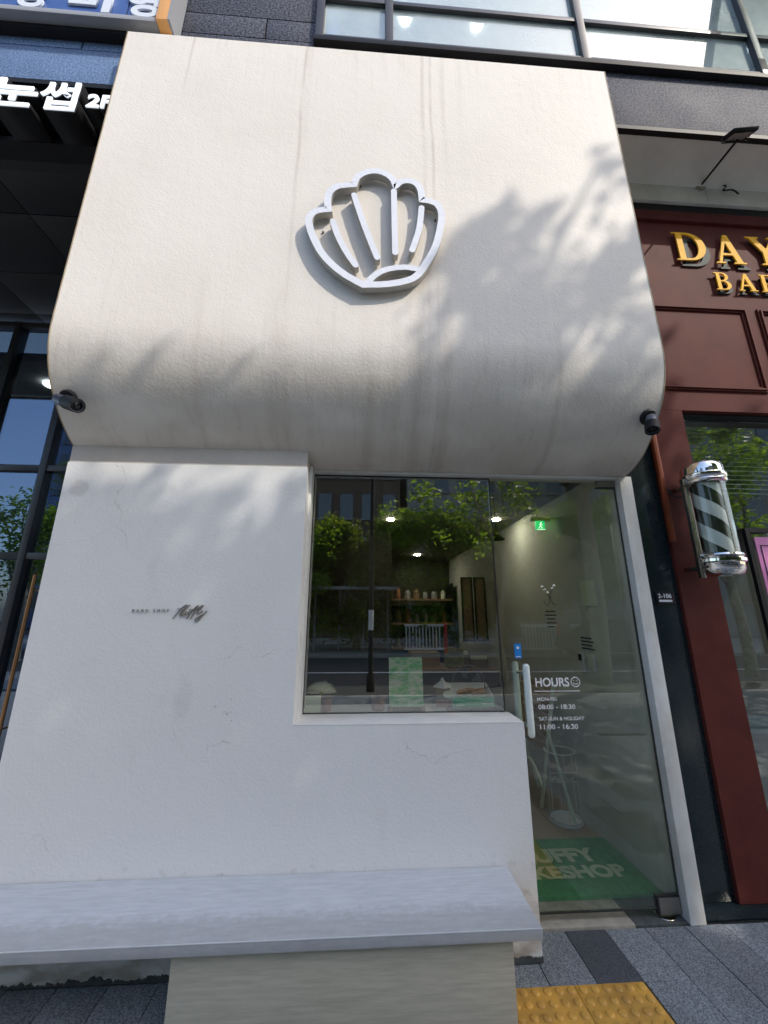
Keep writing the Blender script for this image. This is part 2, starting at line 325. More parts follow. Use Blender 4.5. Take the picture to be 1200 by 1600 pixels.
def box(bm, x0, x1, y0, y1, z0, z1, bev=0., mi=0):
    vs = [bm.verts.new((x, y, z)) for x in (x0, x1) for y in (y0, y1) for z in (z0, z1)]
    fs = [bm.faces.new([vs[i] for i in f]) for f in ((0, 1, 3, 2), (4, 6, 7, 5), (0, 4, 5, 1), (2, 3, 7, 6), (0, 2, 6, 4), (1, 5, 7, 3))]
    for f in fs: f.material_index = mi
    if bev:
        es = list({e for f in fs for e in f.edges})
        bmesh.ops.bevel(bm, geom=es, offset=bev, segments=2, affect='EDGES', profile=.6)
    return bm
def bx(*a, bev=0.): return box(bmesh.new(), *a, bev=bev)
def prism(pts, axis, a, b, bm=None, mi=0):
    """polygon pts extruded along axis ('x': pts are (y,z); 'y': pts are (x,z); 'z': (x,y)) from a to b"""
    bm = bm or bmesh.new()
    def P(p, t): return {'x': (t, p[0], p[1]), 'y': (p[0], t, p[1]), 'z': (p[0], p[1], t)}[axis]
    A = [bm.verts.new(P(p, a)) for p in pts]; B = [bm.verts.new(P(p, b)) for p in pts]; n = len(pts)
    fs = [bm.faces.new(A), bm.faces.new(B[::-1])] + [bm.faces.new((A[i], B[i], B[(i + 1) % n], A[(i + 1) % n])) for i in range(n)]
    for f in fs: f.material_index = mi
    return bm
def tube(path, r, seg=10, bm=None, closed=False, cap=True, mi=0):
    bm = bm or bmesh.new(); P = [Vector(p) for p in path]; n = len(P)
    rr = r if isinstance(r, (list, tuple)) else [r] * n
    rings = []; prev = None
    for i in range(n):
        if closed: t = P[(i + 1) % n] - P[i - 1]
        else: t = P[min(i + 1, n - 1)] - P[max(i - 1, 0)]
        t.normalize()
        a = prev if prev is not None else (Vector((0, 0, 1)) if abs(t.z) < .9 else Vector((1, 0, 0)))
        u = (a - t * a.dot(t)).normalized(); v = t.cross(u); prev = u
        rings.append([bm.verts.new(P[i] + (u * math.cos(2 * PI * k / seg) + v * math.sin(2 * PI * k / seg)) * rr[i]) for k in range(seg)])
    for i in range(n if closed else n - 1):
        A, B = rings[i], rings[(i + 1) % n]
        for k in range(seg): bm.faces.new((A[k], A[(k + 1) % seg], B[(k + 1) % seg], B[k])).material_index = mi
    if cap and not closed:
        bm.faces.new(rings[0][::-1]).material_index = mi; bm.faces.new(rings[-1]).material_index = mi
    return bm
def lathe(prof, seg=32, bm=None, c=(0, 0, 0), mat4=None, mi=0):
    """prof: list of (radius, height) round Z, placed at c or by matrix"""
    bm = bm or bmesh.new(); mt = mat4 or Matrix.Translation(c); rings = []
    for r, z in prof:
        if r < 1e-5: rings.append([bm.verts.new(mt @ Vector((0, 0, z)))])
        else: rings.append([bm.verts.new(mt @ Vector((r * math.cos(2 * PI * k / seg), r * math.sin(2 * PI * k / seg), z))) for k in range(seg)])
    for A, B in zip(rings, rings[1:]):
        for k in range(seg):
            q = [A[k % len(A)], A[(k + 1) % len(A)], B[(k + 1) % len(B)], B[k % len(B)]]
            q = [v for i, v in enumerate(q) if v not in q[:i]]
            if len(q) > 2: bm.faces.new(q).material_index = mi
    return bm
def along(a, d):
    """matrix with origin a and Z axis along d"""
    return Matrix.Translation(a) @ Vector(d).to_track_quat('Z', 'Y').to_matrix().to_4x4()
def curve_mesh(name, splines, ext, offset=0., cyc=True):
    cu = bpy.data.curves.new(name, 'CURVE'); cu.dimensions = '2D'; cu.fill_mode = 'BOTH'; cu.extrude = ext; cu.offset = offset
    for s in splines:
        sp = cu.splines.new('POLY'); sp.points.add(len(s) - 1); sp.use_cyclic_u = cyc
        for p, q in zip(sp.points, s): p.co = (q[0], q[1], 0, 1)
    return _conv(name, cu)
def _conv(name, cu):
    o = bpy.data.objects.new(name, cu); COL.objects.link(o); bpy.context.view_layer.update()
    dg = bpy.context.evaluated_depsgraph_get(); me = bpy.data.meshes.new_from_object(o.evaluated_get(dg))
    bpy.data.objects.remove(o); bpy.data.curves.remove(cu); me.materials.clear(); return me
def text_mesh(body, size, ext=.001, offset=0., shear=0., space=1., line=1., align='LEFT'):
    cu = bpy.data.curves.new('text', 'FONT'); cu.body = body; cu.size = size; cu.extrude = ext; cu.offset = offset; cu.shear = shear
    cu.space_character = space; cu.space_line = line; cu.align_x = align; return _conv('text', cu)
FRONT = Matrix.Rotation(PI / 2, 4, 'X')
def fit(me, x0, x1, z0, z1, y, parent, name, m, front=FRONT):
    """scale a text mesh (XY) into the rectangle and stand it facing -Y"""
    v = np.zeros(len(me.vertices) * 3); me.vertices.foreach_get('co', v); v = v.reshape(-1, 3)
    mn, mx_ = v.min(0), v.max(0)
    sx = (x1 - x0) / (mx_[0] - mn[0]); sy = (z1 - z0) / (mx_[1] - mn[1])
    T = Matrix.Translation((x0, y, z0)) @ front @ Matrix.Diagonal((sx, sy, 1, 1)) @ Matrix.Translation((-mn[0], -mn[1], 0))
    me.transform(T)
    off = bpy_parent_fix.get(parent.name) if parent is not None else None
    if off is not None: me.transform(Matrix.Translation(-off))
    return link(name, me, m, parent, 0)
def ribbon(pts, wd, y0, y1, closed=False, bm=None, taper=None, round_end=False):
    """a band of width wd following (x,z) points, between depths y0 (front) and y1 (back)"""
    bm = bm or bmesh.new(); n = len(pts); L = []; R_ = []
    for i in range(n):
        p = Vector(pts[i])
        a = Vector(pts[i - 1]) if (i > 0 or closed) else None; b = Vector(pts[(i + 1) % n]) if (i < n - 1 or closed) else None
        d1 = (p - a).normalized() if a is not None else (b - p).normalized(); d2 = (b - p).normalized() if b is not None else d1
        nn = Vector((-d1.y, d1.x)) + Vector((-d2.y, d2.x)); nn.normalize()
        k = min(1.6, 1 / max(.3, nn.dot(Vector((-d1.y, d1.x))))); h = wd / 2 * k
        L.append(p + nn * h); R_.append(p - nn * h)
    V = [[bm.verts.new((q.x, y + (.0005 * (k % 3) if y == y0 else 0), q.y)) for k, q in enumerate(S)] for S in (L, R_) for y in (y0, y1)]
    lf, lb, rf, rb = V
    for i in range(n if closed else n - 1):
        j = (i + 1) % n
        fr = bm.faces.new((lf[i], lf[j], rf[j], rf[i])); fr.material_index = 0
        for q in ((lb[i], rb[i], rb[j], lb[j]), (lf[i], lb[i], lb[j], lf[j]), (rf[i], rf[j], rb[j], rb[i])): bm.faces.new(q).material_index = 1
    if not closed:
        bm.faces.new((lf[0], rf[0], rb[0], lb[0])).material_index = 1; bm.faces.new((lf[-1], lb[-1], rb[-1], rf[-1])).material_index = 1
    return bm
def catmull(P, k=6, closed=False):
    P = [Vector(p) for p in P]; n = len(P); out = []
    for i in range(n if closed else n - 1):
        if closed: p0, p1, p2, p3 = P[i - 1], P[i], P[(i + 1) % n], P[(i + 2) % n]
        else: p0, p1, p2, p3 = P[max(i - 1, 0)], P[i], P[i + 1], P[min(i + 2, n - 1)]
        for j in range(k):
            t = j / k; out.append(.5 * ((2 * p1) + (p2 - p0) * t + (2 * p0 - 5 * p1 + 4 * p2 - p3) * t * t + (3 * p1 - p0 - 3 * p2 + p3) * t ** 3))
    if not closed: out.append(P[-1])
    return out

# ------------------------------------------------------------------ ground
structure('ground', bx(-60, 60, -60, 40, -.6, -.16), 'asphalt')
structure('road', bx(-60, 60, -12.6, -5.4, -.159, -.13), 'asphalt')
kerb = thing('kerb', 'pale granite kerb edging the road in front of the shops', 'kerb'); kerb['kind'] = 'structure'
del kerb['category']
for x in range(-14, 15):
    put('kerb_stone', bx(x + .004, x + .996, -5.4, -5.22, -.16, -.02, bev=.008), 'kerbmat', kerb)
road_line = structure('road_line', bx(-60, 60, -9.06, -8.94, -.1295, -.126), 'vinyl')
pave = structure('pavement', bx(-60, 60, -5.2, 6, -.15, -.032), 'concrete')
structure('far_pavement', bx(-60, 60, -22, -12.6, -.15, -.02), 'concrete')
# pavers: columns .198 m wide running away from the shop, near ones one by one
xs = [-1.83 + .2035 * k for k in range(0, 24)]
lens_ = [.6]
pav_mesh = {}
def paver(x0, x1, y0, y1, dark):
    h = random.choice((-.0015, 0, .0008))
    bm = bx(x0 + .0018, x1 - .0018, y0 + .0018, y1 - .0018, -.03, -.002 + h, bev=.0012)
    o = link('paver', bm, 'paver_dark' if dark else 'paver', pave, 0)
darkset = {(14, 0), (3, 1), (8, 1), (16, 2), (19, 1)}
TX0, TX1, TY1 = .612, 1.212, -.118
rand2 = random.Random(5)
for i, x in enumerate(xs):
    x0, x1 = x, x + .2035
    y = .165 if x1 > .85 else -.002
    off = rand2.choice((.28, .42, .6, .5)); first = True; k = 0
    while y > -3.2:
        l = off if first else .6; first = False
        y1 = y - l
        if y1 < -3.2: y1 = -3.2
        segs = [(y1, y)]
        if x1 > TX0 + .01 and x0 < TX1 - .01:
            segs = []
            if y > TY1: segs.append((max(y1, TY1), y))
            if y1 < TY1 - .6: segs.append((y1, min(y, TY1 - .6)))
        for a, b in segs:
            if b - a > .02:
                # the columns that straddle the yellow tiles are cut to them
                aa, bb = x0, x1
                if aa < TX0 < bb and b <= TY1: bb = TX0
                if aa < TX1 < bb and a < TY1 - .01: pass
                paver(aa, bb, a, b, (i, k) in darkset or rand2.random() < .12)
        y = y1; k += 1
far = bmesh.new()
for y in np.arange(-5.2, -3.2, .6):
    for x in np.arange(-8, 9, .2035): box(far, x + .002, x + .2015, y + .002, y + .598, -.03, -.002)
o = link('paver_field', far, 'paver', pave, 0); o['kind'] = 'stuff'
for i in range(2):
    for j in range(2):
        x0, y1 = TX0 + .3 * i, TY1 - .3 * j
        bm = bx(x0 + .0015, x0 + .2985, y1 - .2985, y1 - .0015, -.03, .004, bev=.0015)
        for a in range(6):
            for b in range(6):
                lathe([(.0175, 0), (.0165, .0025), (.013, .0048), (.0075, .0056), (0, .0058)], 12, bm, (x0 + .025 + .05 * a, y1 - .025 - .05 * b, .004))
        link('tactile_tile', bm, 'tactile', pave, 40)

# ------------------------------------------------------------------ the white shop
shop = thing('bakery_front', 'white bakery shop front with rounded projecting upper box and glass corner', 'shop front')
prof = [(-.31, 5.32), (-.31, 3.02)] + [tuple(p) for p in catmull([(-.31, 3.02), (-.306, 2.92), (-.290, 2.82), (-.252, 2.71), (-.195, 2.612), (-.132, 2.532), (-.065, 2.467), (0, 2.42), (.07, 2.386), (.14, 2.368), (.19, 2.362)], 5)][1:]
pr = prof + [(.30, 2.362), (.30, 5.32)]
bm = prism(pr[::-1], 'x', -1.645, 1.705)
put('upper_box', bm, 'box', shop, 30)
# corner beads on both side edges of the box
for xx0, xx1 in ((-1.651, -1.645), (1.705, 1.711)):
    inner = [(y + .012, z - .0 if z > 3.02 else z + .004) for y, z in prof]
    pts = [(-.311, 5.322)] + prof[1:] + [(.19, 2.40)] + [(.19 - .0, 2.42)]
    bm = prism(([(-.3115, 5.321)] + [(y - .0015 if z > 2.6 else y, z - .0015) for y, z in prof[1:]] + [(.30, 2.3605), (.30, 5.321)])[::-1], 'x', xx0, xx1)
    put('corner_bead', bm, 'edge', shop, 30)
# lower wall: L shape round the window
Lp = [(-1.65, 0), (.837, 0), (.837, .96), (-.322, .96), (-.322, 2.312), (-1.65, 2.312)]
bm = prism([(x, z) for x, z in Lp], 'y', 0, .20)
# let the wall run up to the underside of the curve
put('lower_wall', bm, 'wall', shop, 30)
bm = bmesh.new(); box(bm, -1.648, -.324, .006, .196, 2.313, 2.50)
put('wall_head_shade_band', bm, 'headband', shop)
# rough mortar lip at the foot
bm = bmesh.new(); nseg = 420; lipn = np.convolve(rng.random(440), np.ones(9) / 9, 'same')
for i in range(nseg):
    a = -1.65 + 2.487 * i / nseg; b = -1.65 + 2.487 * (i + 1) / nseg
    box(bm, a, b, -.003 - lipn[i] * .006, .0, -.0, max(.002, (lipn[i] - .3) * .07 + random.random() * .004))
put('mortar_lip', bm, 'threshdark', shop)
put('side_wall', bx(-1.65, -1.50, .203, 1.85, 0, 4.78), 'wall', shop)
put('window_sill', bx(-.322, .80, .215, .46, .90, .957, bev=.004), 'white', shop)
put('sill_cap', bx(-.320, .835, -.0015, .2025, .9602, .9642, bev=.001), 'white', shop)
put('head_strip', bx(-.322, 1.66, .165, .205, 2.345, 2.361), 'white', shop)
put('reveal_strip', bx(-.3215, -.306, .1, .2005, .9645, 2.36), 'white', shop)
bm = bmesh.new(); box(bm, 1.662, 1.745, .155, .32, 0, 2.361, bev=.004)
put('door_jamb', bm, 'jamb', shop)
wp = put('window_pane', bx(-.306, .812, .206, .216, .966, 2.344), 'shopglass', shop, 0)
wf = bmesh.new(); box(wf, -.306, .812, .2045, .2175, 2.336, 2.3445); box(wf, -.306, .812, .2045, .2175, .9643, .969)
box(wf, -.3055, -.302, .2045, .2175, .969, 2.336)
put('window_bead', wf, 'gasket', shop)
# door
door = put('door', bx(.819, 1.655, .206, .217, .045, 2.350), 'doorglass', shop, 0)
put2 = lambda name, bm, m, sharp=35: link(name, bm, m, door, sharp)
bm = bmesh.new(); box(bm, .8125, .8185, .205, .218, .968, 2.345); box(bm, 1.6555, 1.6585, .205, .218, .045, 2.35)
box(bm, .838, 1.655, .2052, .2178, .040, .0445)
put2('edge_seal', bm, 'gasket')
def patch(x0, x1, z0, z1, nm):
    bm = bmesh.new(); box(bm, x0, x1, .198, .226, z0, z1, bev=.004); put2(nm, bm, 'patchsteel')
M['patchsteel'] = mat('brushed_patch_fitting', (.33, .31, .27), .35, .7, var=.2)
patch(1.54, 1.654, 2.300, 2.348, 'hinge'); patch(1.545, 1.656, .020, .092, 'hinge'); patch(.842, .90, .020, .085, 'lock')
for nm, (x0, x1, z0, z1) in (('hinge_rim', (1.532, 1.654, 2.292, 2.3)), ('hinge_rim', (1.536, 1.545, .016, .1)), ('hinge_rim', (1.5455, 1.656, .0925, .1))):
    put2(nm, bx(x0, x1, .2, .224, z0, z1), 'gasket')
# pull handle: outer and inner bar on stand-offs
for yy, xx in ((.155, .936), (.27, .918)):
    z0, z1 = .845, 1.222
    bm = lathe([(0, 0), (.010, .002), (.0175, .010), (.019, .02), (.019, z1 - z0 - .02), (.0175, z1 - z0 - .010), (.010, z1 - z0 - .002), (0, z1 - z0)], 20, c=(xx, yy, z0))
    put2('handle_bar', bm, 'handle', 60)
for z in (.90, 1.165):
    put2('standoff', tube([(.934, .165, z), (.920, .262, z)], .008, 10), 'chrome')
def door_text(body, x0, x1, z0, z1, off=.0015):
    fit(text_mesh(body, .1, .0004, off), x0, x1, z0, z1, .2048, door, 'lettering', 'vinyl')
    pass
for oo in list(bpy.data.objects): pass
def dtext(body, x0, x1, z0, z1, off):
    me = text_mesh(body, 1.0, .0004, off); fit(me, x0, x1, z0, z1, .2048, door, 'lettering', 'vinyl')
dtext('HOURS', 1.004, 1.203, 1.092, 1.140, .022)
dtext('MON-FRI', 1.005, 1.118, 1.018, 1.036, .012)
dtext('08:00 - 18:30', 1.009, 1.222, .975, .999, .012)
dtext('SAT-SUN & HOLIDAY', 1.008, 1.267, .917, .936, .012)
dtext('11:00 - 16:30', 1.009, 1.226, .873, .898, .012)
put2('divider_line', bx(.992, 1.262, .2042, .2050, 1.067, 1.0705), 'vinyl')
cx, cz = 1.240, 1.116
bm = ribbon([(cx + .0255 * math.cos(a), cz + .0255 * math.sin(a)) for a in np.linspace(0, 2 * PI, 32, endpoint=False)], .0042, .2042, .2052, True)
ribbon([(cx + .014 * math.cos(a), cz + .001 + .014 * math.sin(a)) for a in np.linspace(PI * 1.1, PI * 1.9, 10)], .004, .2042, .2052, False, bm)
for s in (-1, 1): lathe([(0, 0), (.0032, 0), (.0032, .001), (0, .001)], 10, bm, mat4=along((cx + .009 * s, .2052, cz + .008), (0, -1, 0)))
put2('smiley', bm, 'vinyl', 0)
st = put2('sticker', bx(.897, .937, .2040, .2053, 1.245, 1.325), 'blue')
put2('sticker_print', bx(.904, .930, .2030, .2039, 1.252, 1.256), 'vinyl')
bm = lathe([(0, 0), (.009, 0), (.009, .001), (0, .001)], 5, mat4=along((.917, .2040, 1.303), (0, -1, 0)))
put2('sticker_star', bm, 'vinyl', 0)
# dog-free emblem of lines and small black print on the door glass
bm = bmesh.new()
for k, (a, b) in enumerate(((1.105, 1.165), (1.100, 1.168), (1.112, 1.16), (1.104, 1.165), (1.112, 1.150))):
    box(bm, a, b, .2042, .2050, 1.505 - k * .022, 1.512 - k * .022)
put2('small_print', bm, 'black')
bm = tube(catmull([(1.10, .204, 1.575), (1.115, .204, 1.545), (1.135, .204, 1.56), (1.14, .204, 1.60), (1.155, .204, 1.555), (1.175, .204, 1.55)], 6), .0016, 6)
for a, b in (((1.135, 1.60), (1.10, 1.655)), ((1.14, 1.60), (1.175, 1.66))): tube([(a[0], .204, a[1]), (b[0], .204, b[1])], .0014, 6, bm)
put2('line_emblem', bm, 'black')
bm = bmesh.new()
for (a, c) in ((1.10, 1.655), (1.112, 1.637), (1.174, 1.662), (1.162, 1.645), (1.128, 1.62)):
    bmesh.ops.create_icosphere(bm, subdivisions=1, radius=.010, matrix=Matrix.Translation((a, .2045, c)) @ Matrix.Diagonal((1, .06, .7, 1)))
put2('emblem_flower', bm, 'leafflower')
put('threshold', bx(.839, 1.385, .167, .40, -.03, .008, bev=.003), 'thresh', shop)
put('threshold_stone', bx(1.387, 1.661, .168, .40, -.03, .006, bev=.003), 'threshdark', shop)
put('floor_spring_plate', lathe([(.052, 0), (.05, .002), (.03, .003), (0, .003)], 24, c=(1.585, .235, .006)), 'chromeworn', shop)
# room behind the glass
RX = 1.675
put('room_floor', bx(-1.5, RX, .40, 5.2, -.03, .006), 'tan', shop)
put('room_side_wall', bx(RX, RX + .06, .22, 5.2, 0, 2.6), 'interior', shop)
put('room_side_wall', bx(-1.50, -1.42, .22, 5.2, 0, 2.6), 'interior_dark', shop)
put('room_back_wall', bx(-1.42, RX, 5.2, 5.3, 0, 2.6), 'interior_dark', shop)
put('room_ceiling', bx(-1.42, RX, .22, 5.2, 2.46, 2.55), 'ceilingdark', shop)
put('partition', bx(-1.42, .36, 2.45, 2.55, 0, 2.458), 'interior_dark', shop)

# ------------------------------------------------------------------ shell sign
shell = thing('shell_sign', 'white scallop shell outline sign mounted on the cream upper wall', 'sign', (.04, -.31, 3.25))
sp_pts = [(-.017, 3.262), (-.134, 3.338), (-.235, 3.447), (-.300, 3.579), (-.326, 3.680), (-.312, 3.735), (-.278, 3.762), (-.220, 3.775)]
seg2 = [(-.220, 3.775), (-.228, 3.840), (-.218, 3.905), (-.180, 3.950), (-.130, 3.966), (-.080, 3.975)]
seg3 = [(-.080, 3.975), (-.062, 4.035), (-.010, 4.080), (.055, 4.093), (.115, 4.070), (.150, 4.030), (.163, 3.985)]
seg4 = [(.163, 3.985), (.195, 4.022), (.245, 4.033), (.290, 4.010), (.312, 3.960), (.318, 3.890)]
seg5 = [(.318, 3.890), (.360, 3.885), (.405, 3.862), (.428, 3.800), (.420, 3.700), (.385, 3.549), (.325, 3.420), (.275, 3.340), (.210, 3.300), (.100, 3.272), (-.017, 3.262)]
outline = []
for s in (sp_pts, seg2, seg3, seg4, seg5): outline += [tuple(p) for p in catmull(s, 6)][:-1]
outline = [tuple(Vector(p)) for p in outline]
YF, YB = -.362, -.322
def shift(p): return (p[0] * 1.0, p[1])
put('outline', ribbon(outline, .040, YF, YB, True), ['signwhite', 'signside'], shell, 30)
arc = [tuple(p) for p in catmull([(.005, 3.272), (.050, 3.333), (.115, 3.375), (.206, 3.395), (.262, 3.390), (.315, 3.385)], 6)]
put('lower_arc', ribbon(arc, .035, YF + .0012, YB, False), ['signwhite', 'signside'], shell, 30)
def rounded(pts, wd):
    return pts
for rp in ([(-.192, 3.688), (-.162, 3.590), (-.112, 3.479), (-.058, 3.390)], [(-.078, 3.895), (-.015, 3.672), (.059, 3.450)], [(.153, 3.945), (.156, 3.70), (.159, 3.490)], [(.313, 3.830), (.305, 3.74), (.290, 3.645), (.253, 3.515)]):
    cm = [tuple(p) for p in catmull(rp, 6)]
    wdt = .034
    bm = ribbon(cm, wdt, YF, YB, False)
    bm2 = bmesh.new()
    for e in (0, -1):
        c = cm[e]; d = (Vector(cm[e]) - Vector(cm[1 if e == 0 else -2])).normalized(); a0 = math.atan2(d.y, d.x)
        half = [(c[0] + wdt / 2 * math.cos(a0 - PI / 2 + PI * k / 8), c[1] + wdt / 2 * math.sin(a0 - PI / 2 + PI * k / 8)) for k in range(9)]
        prism(half, 'y', YF, YB, bm)
    bmesh.ops.recalc_face_normals(bm, faces=bm.faces)
    for f in bm.faces: f.material_index = 0 if (f.normal.y < -.9 and f.calc_center_median().y < YF + .01) else 1
    put('rib', bm, ['signwhite', 'signside'], shell, 30)
for x, z in ((-.045, 4.03), (.40, 3.80), (-.25, 3.66), (.05, 3.29)):
    put('standoff_pin', tube([(x, -.309, z), (x, YB + .004, z)], .007, 8), 'steelfix', shell)

shell.scale = (1.035, 1, 1.03)
# small raised lettering on the lower wall
wl_ = thing('wall_lettering', 'tiny grey raised script shop name on the white lower wall', 'lettering', (-1.0, 0, 1.5))
fit(text_mesh('BAKE', 1, .006, .02, 0, 1.5), -1.168, -1.090, 1.501, 1.513, -.007, wl_, 'letters', 'scriptgrey') if False else None
M['scriptgrey'] = mat('script_grey', (.26, .24, .21), .4, .4)
def wl_text(body, x0, x1, z0, z1):
    me = text_mesh(body, 1, .002, .0, 0, 1.9)
    fit(me, x0, x1, z0, z1, -.006, wl_, 'block_letters', 'scriptgrey')
wl_text('BAKE', -1.168, -1.090, 1.500, 1.513); wl_text('SHOP', -1.063, -.985, 1.501, 1.514)
S = lambda a, b: (-.961 + (a - 605) * .000466, 1.466 + (445 - b) * .000483)
strokes = [[(605, 445), (650, 380), (700, 320), (735, 300), (725, 325), (690, 370), (672, 405), (690, 412), (705, 395)],
           [(768, 300), (730, 345), (700, 385), (690, 408), (712, 408), (745, 370)], [(745, 368), (730, 402), (748, 405), (775, 372), (765, 400), (785, 398)],
           [(752, 448), (790, 385), (835, 325), (860, 308), (845, 330), (815, 365)], [(792, 448), (830, 385), (875, 325), (912, 305), (905, 325), (860, 362)], [(770, 350), (900, 345)],
           [(872, 368), (862, 392), (885, 392), (915, 362)], [(962, 360), (925, 405), (880, 460), (850, 470), (845, 450), (875, 430), (925, 400)], [(640, 345), (690, 342)]]
for s in strokes:
    pts = [tuple(p) for p in catmull([S(*q) for q in s], 5)]
    put('script_stroke', ribbon(pts, .0034, -.009, -.003), ['scriptgrey', 'scriptgrey'], wl_, 30)

# ------------------------------------------------------------------ security cameras
def cctv(base, nrm, body_from, body_to, label):
    t = thing('security_camera', label, 'security camera', base, 'security cameras under the curved box')
    b = Vector(base); n = Vector(nrm).normalized()
    put('base_plate', lathe([(0, -.004), (.045, -.004), (.045, .008), (.040, .014), (.02, .016), (0, .016)], 24, mat4=along(b, n)), 'black', t, 40)
    f, e = Vector(body_from), Vector(body_to); d = (e - f).normalized(); mid = f + (e - f) * .3
    put('bracket', tube([b + n * .010, b + n * .035, mid], [.014, .012, .011], 10), 'black', t, 40)
    L = (e - f).length
    put('housing', lathe([(0, 0), (.024, 0), (.029, .006), (.030, L * .6), (.032, L * .62), (.033, L), (.029, L), (.028, L - .012), (0, L - .012)], 24, mat4=along(f, d)), 'cctv', t, 40)
    put('sun_visor', lathe([(.034, L * .5), (.0362, L * .5), (.0362, L + .006), (.034, L + .006), (.034, L * .5)], 24, mat4=along(f, d)), 'black', t, 40)
    put('lens', lathe([(.027, L - .011), (.012, L - .009), (.011, L - .006), (.006, L - .004), (0, L - .004)], 20, mat4=along(f, d)), 'lens', t, 40)
cctv((-1.570, -.190, 2.598), (0, -.80, -.60), (-1.585, -.235, 2.565), (-1.425, -.312, 2.490), 'grey bullet security camera below the left corner of the curved box')
cctv((1.640, -.190, 2.598), (0, -.80, -.60), (1.625, -.235, 2.575), (1.590, -.265, 2.478), 'grey bullet security camera pointing down below the right corner of the curved box')

# ------------------------------------------------------------------ bench
bench = thing('bench', 'long grey laminate bench with boxed base against the white wall', 'bench', (0, -.18, 0))
bm = bmesh.new(); box(bm, -2.6, .700, -.366, -.003, .322, .360, bev=.0025)
put('seat', bm, 'bench', bench)
put('seat_edge', bx(-2.6, .7008, -.3675, -.3662, .3575, .3606), 'benchedge', bench)
bm = bx(-.655, .594, -.335, -.02, 0, .3215, bev=.002)
put('base', bm, 'benchbase', bench)

# ------------------------------------------------------------------ host building
bld = thing('host_building', 'dark granite clad building above and around the shop fronts', 'building')
GY = -.2
put('backing_wall', bx(-9, -.40, GY + .03, .22, 4.98, 9.5), 'black', bld)
put('backing_wall', bx(-.40, 9, GY + .03, .22, 4.98, 5.58), 'black', bld)
def slabs(x0, x1, rows, m, first, wdt):
    for r, (z0, z1) in enumerate(rows):
        x = x0 + first[r % len(first)] - wdt
        while x < x1:
            a, b = max(x, x0), min(x + wdt, x1)
            if b - a > .05:
                put('granite_slab', bx(a + .0055, b - .0055, GY + random.uniform(-.0006, .0006), GY + .028, z0 + .0045, z1 - .0045, bev=.0015), m, bld)
            x += wdt
slabs(-5.0, -1.38, [(4.985, 5.32), (5.32, 5.62), (5.62, 6.2)], 'granite_skytint', (.815 + .25, .42 + .25, .7), 1.15)
slabs(-1.38, -.40, [(4.985, 5.32), (5.32, 5.60), (5.60, 5.83), (5.83, 6.5), (6.5, 7.1), (7.1, 7.7)], 'granite_dark', (.6, .98), 1.15)
slabs(-.40, 6.5, [(4.985, 5.555)], 'granite_dark', (.6,), 1.5)
put('fascia_trim', bx(-9, 9, GY - .002, GY + .035, 4.945, 4.983), 'black', bld)
# soffit behind the fascia, beam, recessed head
put('soffit_panel', bx(1.72, 9, GY + .036, .165, 4.962, 4.978), 'soffit_grey', bld)
put('soffit_panel', bx(-9, -1.66, GY + .036, .165, 4.962, 4.978), 'soffit_dark', bld)
for a, b in ((1.712, 2.829), (2.834, 4.3), (4.305, 6), (-9, -4.5), (-4.495, -1.66)):
    put('beam_cover', bx(a, b, .165, .19, 4.79, 4.961), 'beam', bld)
put('recess_head', bx(1.712, 9, .191, .30, 4.70, 4.788), 'black', bld)
# left soffit of dark panels, receding to the curtain wall
SZ = 4.79
put('soffit_backing', bx(-9, -1.66, .19, 2.1, SZ + .012, SZ + .05), 'black', bld)
ys = [.19, .60, 1.22, 1.80, 2.0]
xj = [-5.5, -4.63, -3.77, -2.90, -2.03, -1.66]
for a, b in zip(ys, ys[1:]):
    for c, d in zip(xj, xj[1:]):
        put('soffit_panel', bx(c + .004, d - .004, a + .004, b - .004, SZ, SZ + .011, bev=.001), 'soffit_dark', bld)
# curtain wall of the left neighbour
CY = 1.9
cw = thing('curtain_wall', 'dark framed glass wall of the left neighbour under the black soffit', 'glass wall', (-3.5, CY, 0))
mull = [-5.9, -5.25, -4.60, -3.97, -3.33, -2.66, -1.7]
for x in mull:
    put('mullion', bx(x - .032, x + .032, CY - .06, CY + .06, 0, 4.72, bev=.003), 'frame', cw)
for z in (4.69, 2.95, 2.03):
    for a, b in zip(mull, mull[1:]):
        put('transom', bx(a + .0325, b - .0325, CY - .05, CY + .05, z - .032, z + .032, bev=.003), 'frame', cw)
for a, b in zip(mull, mull[1:]):
    for z0, z1 in ((.03, 1.997), (2.063, 2.917), (2.983, 4.657)):
        put('glass_pane', bx(a + .03, b - .03, CY - .006, CY + .006, z0, z1), 'curtglass', cw, 0)
put('pull_handle', tube([(-3.13, CY - .09, .35), (-3.13, CY - .09, 1.84)], .016, 12), 'brass', cw)
for z in (.5, 1.7): put('handle_bracket', tube([(-3.13, CY - .09, z), (-3.13, CY, z)], .009, 8), 'brass', cw)
put('room_wall', bx(-9, -1.66, 7, 7.1, 0, 5), 'interior_dark', cw)
put('room_ceiling', bx(-9, -1.5, CY + .07, 7, 4.3, 4.4), 'soffit_grey', cw)
put('room_floor', bx(-9, -1.66, CY + .07, 7, -.03, 0), 'soffit_dark', cw)
put('display_panel', bx(-5.1, -4.2, 3.0, 3.05, 2.6, 4.2), 'grey', cw)
cl = thing('ceiling_light', 'round white downlight glowing behind the dark glass wall', 'ceiling light', (-3.9, 2.6, 4.3))
put('lamp_disc', lathe([(0, 0), (.09, 0), (.09, .02), (0, .02)], 20, c=(-3.97, 2.45, 4.275)), 'lampcool', cl)

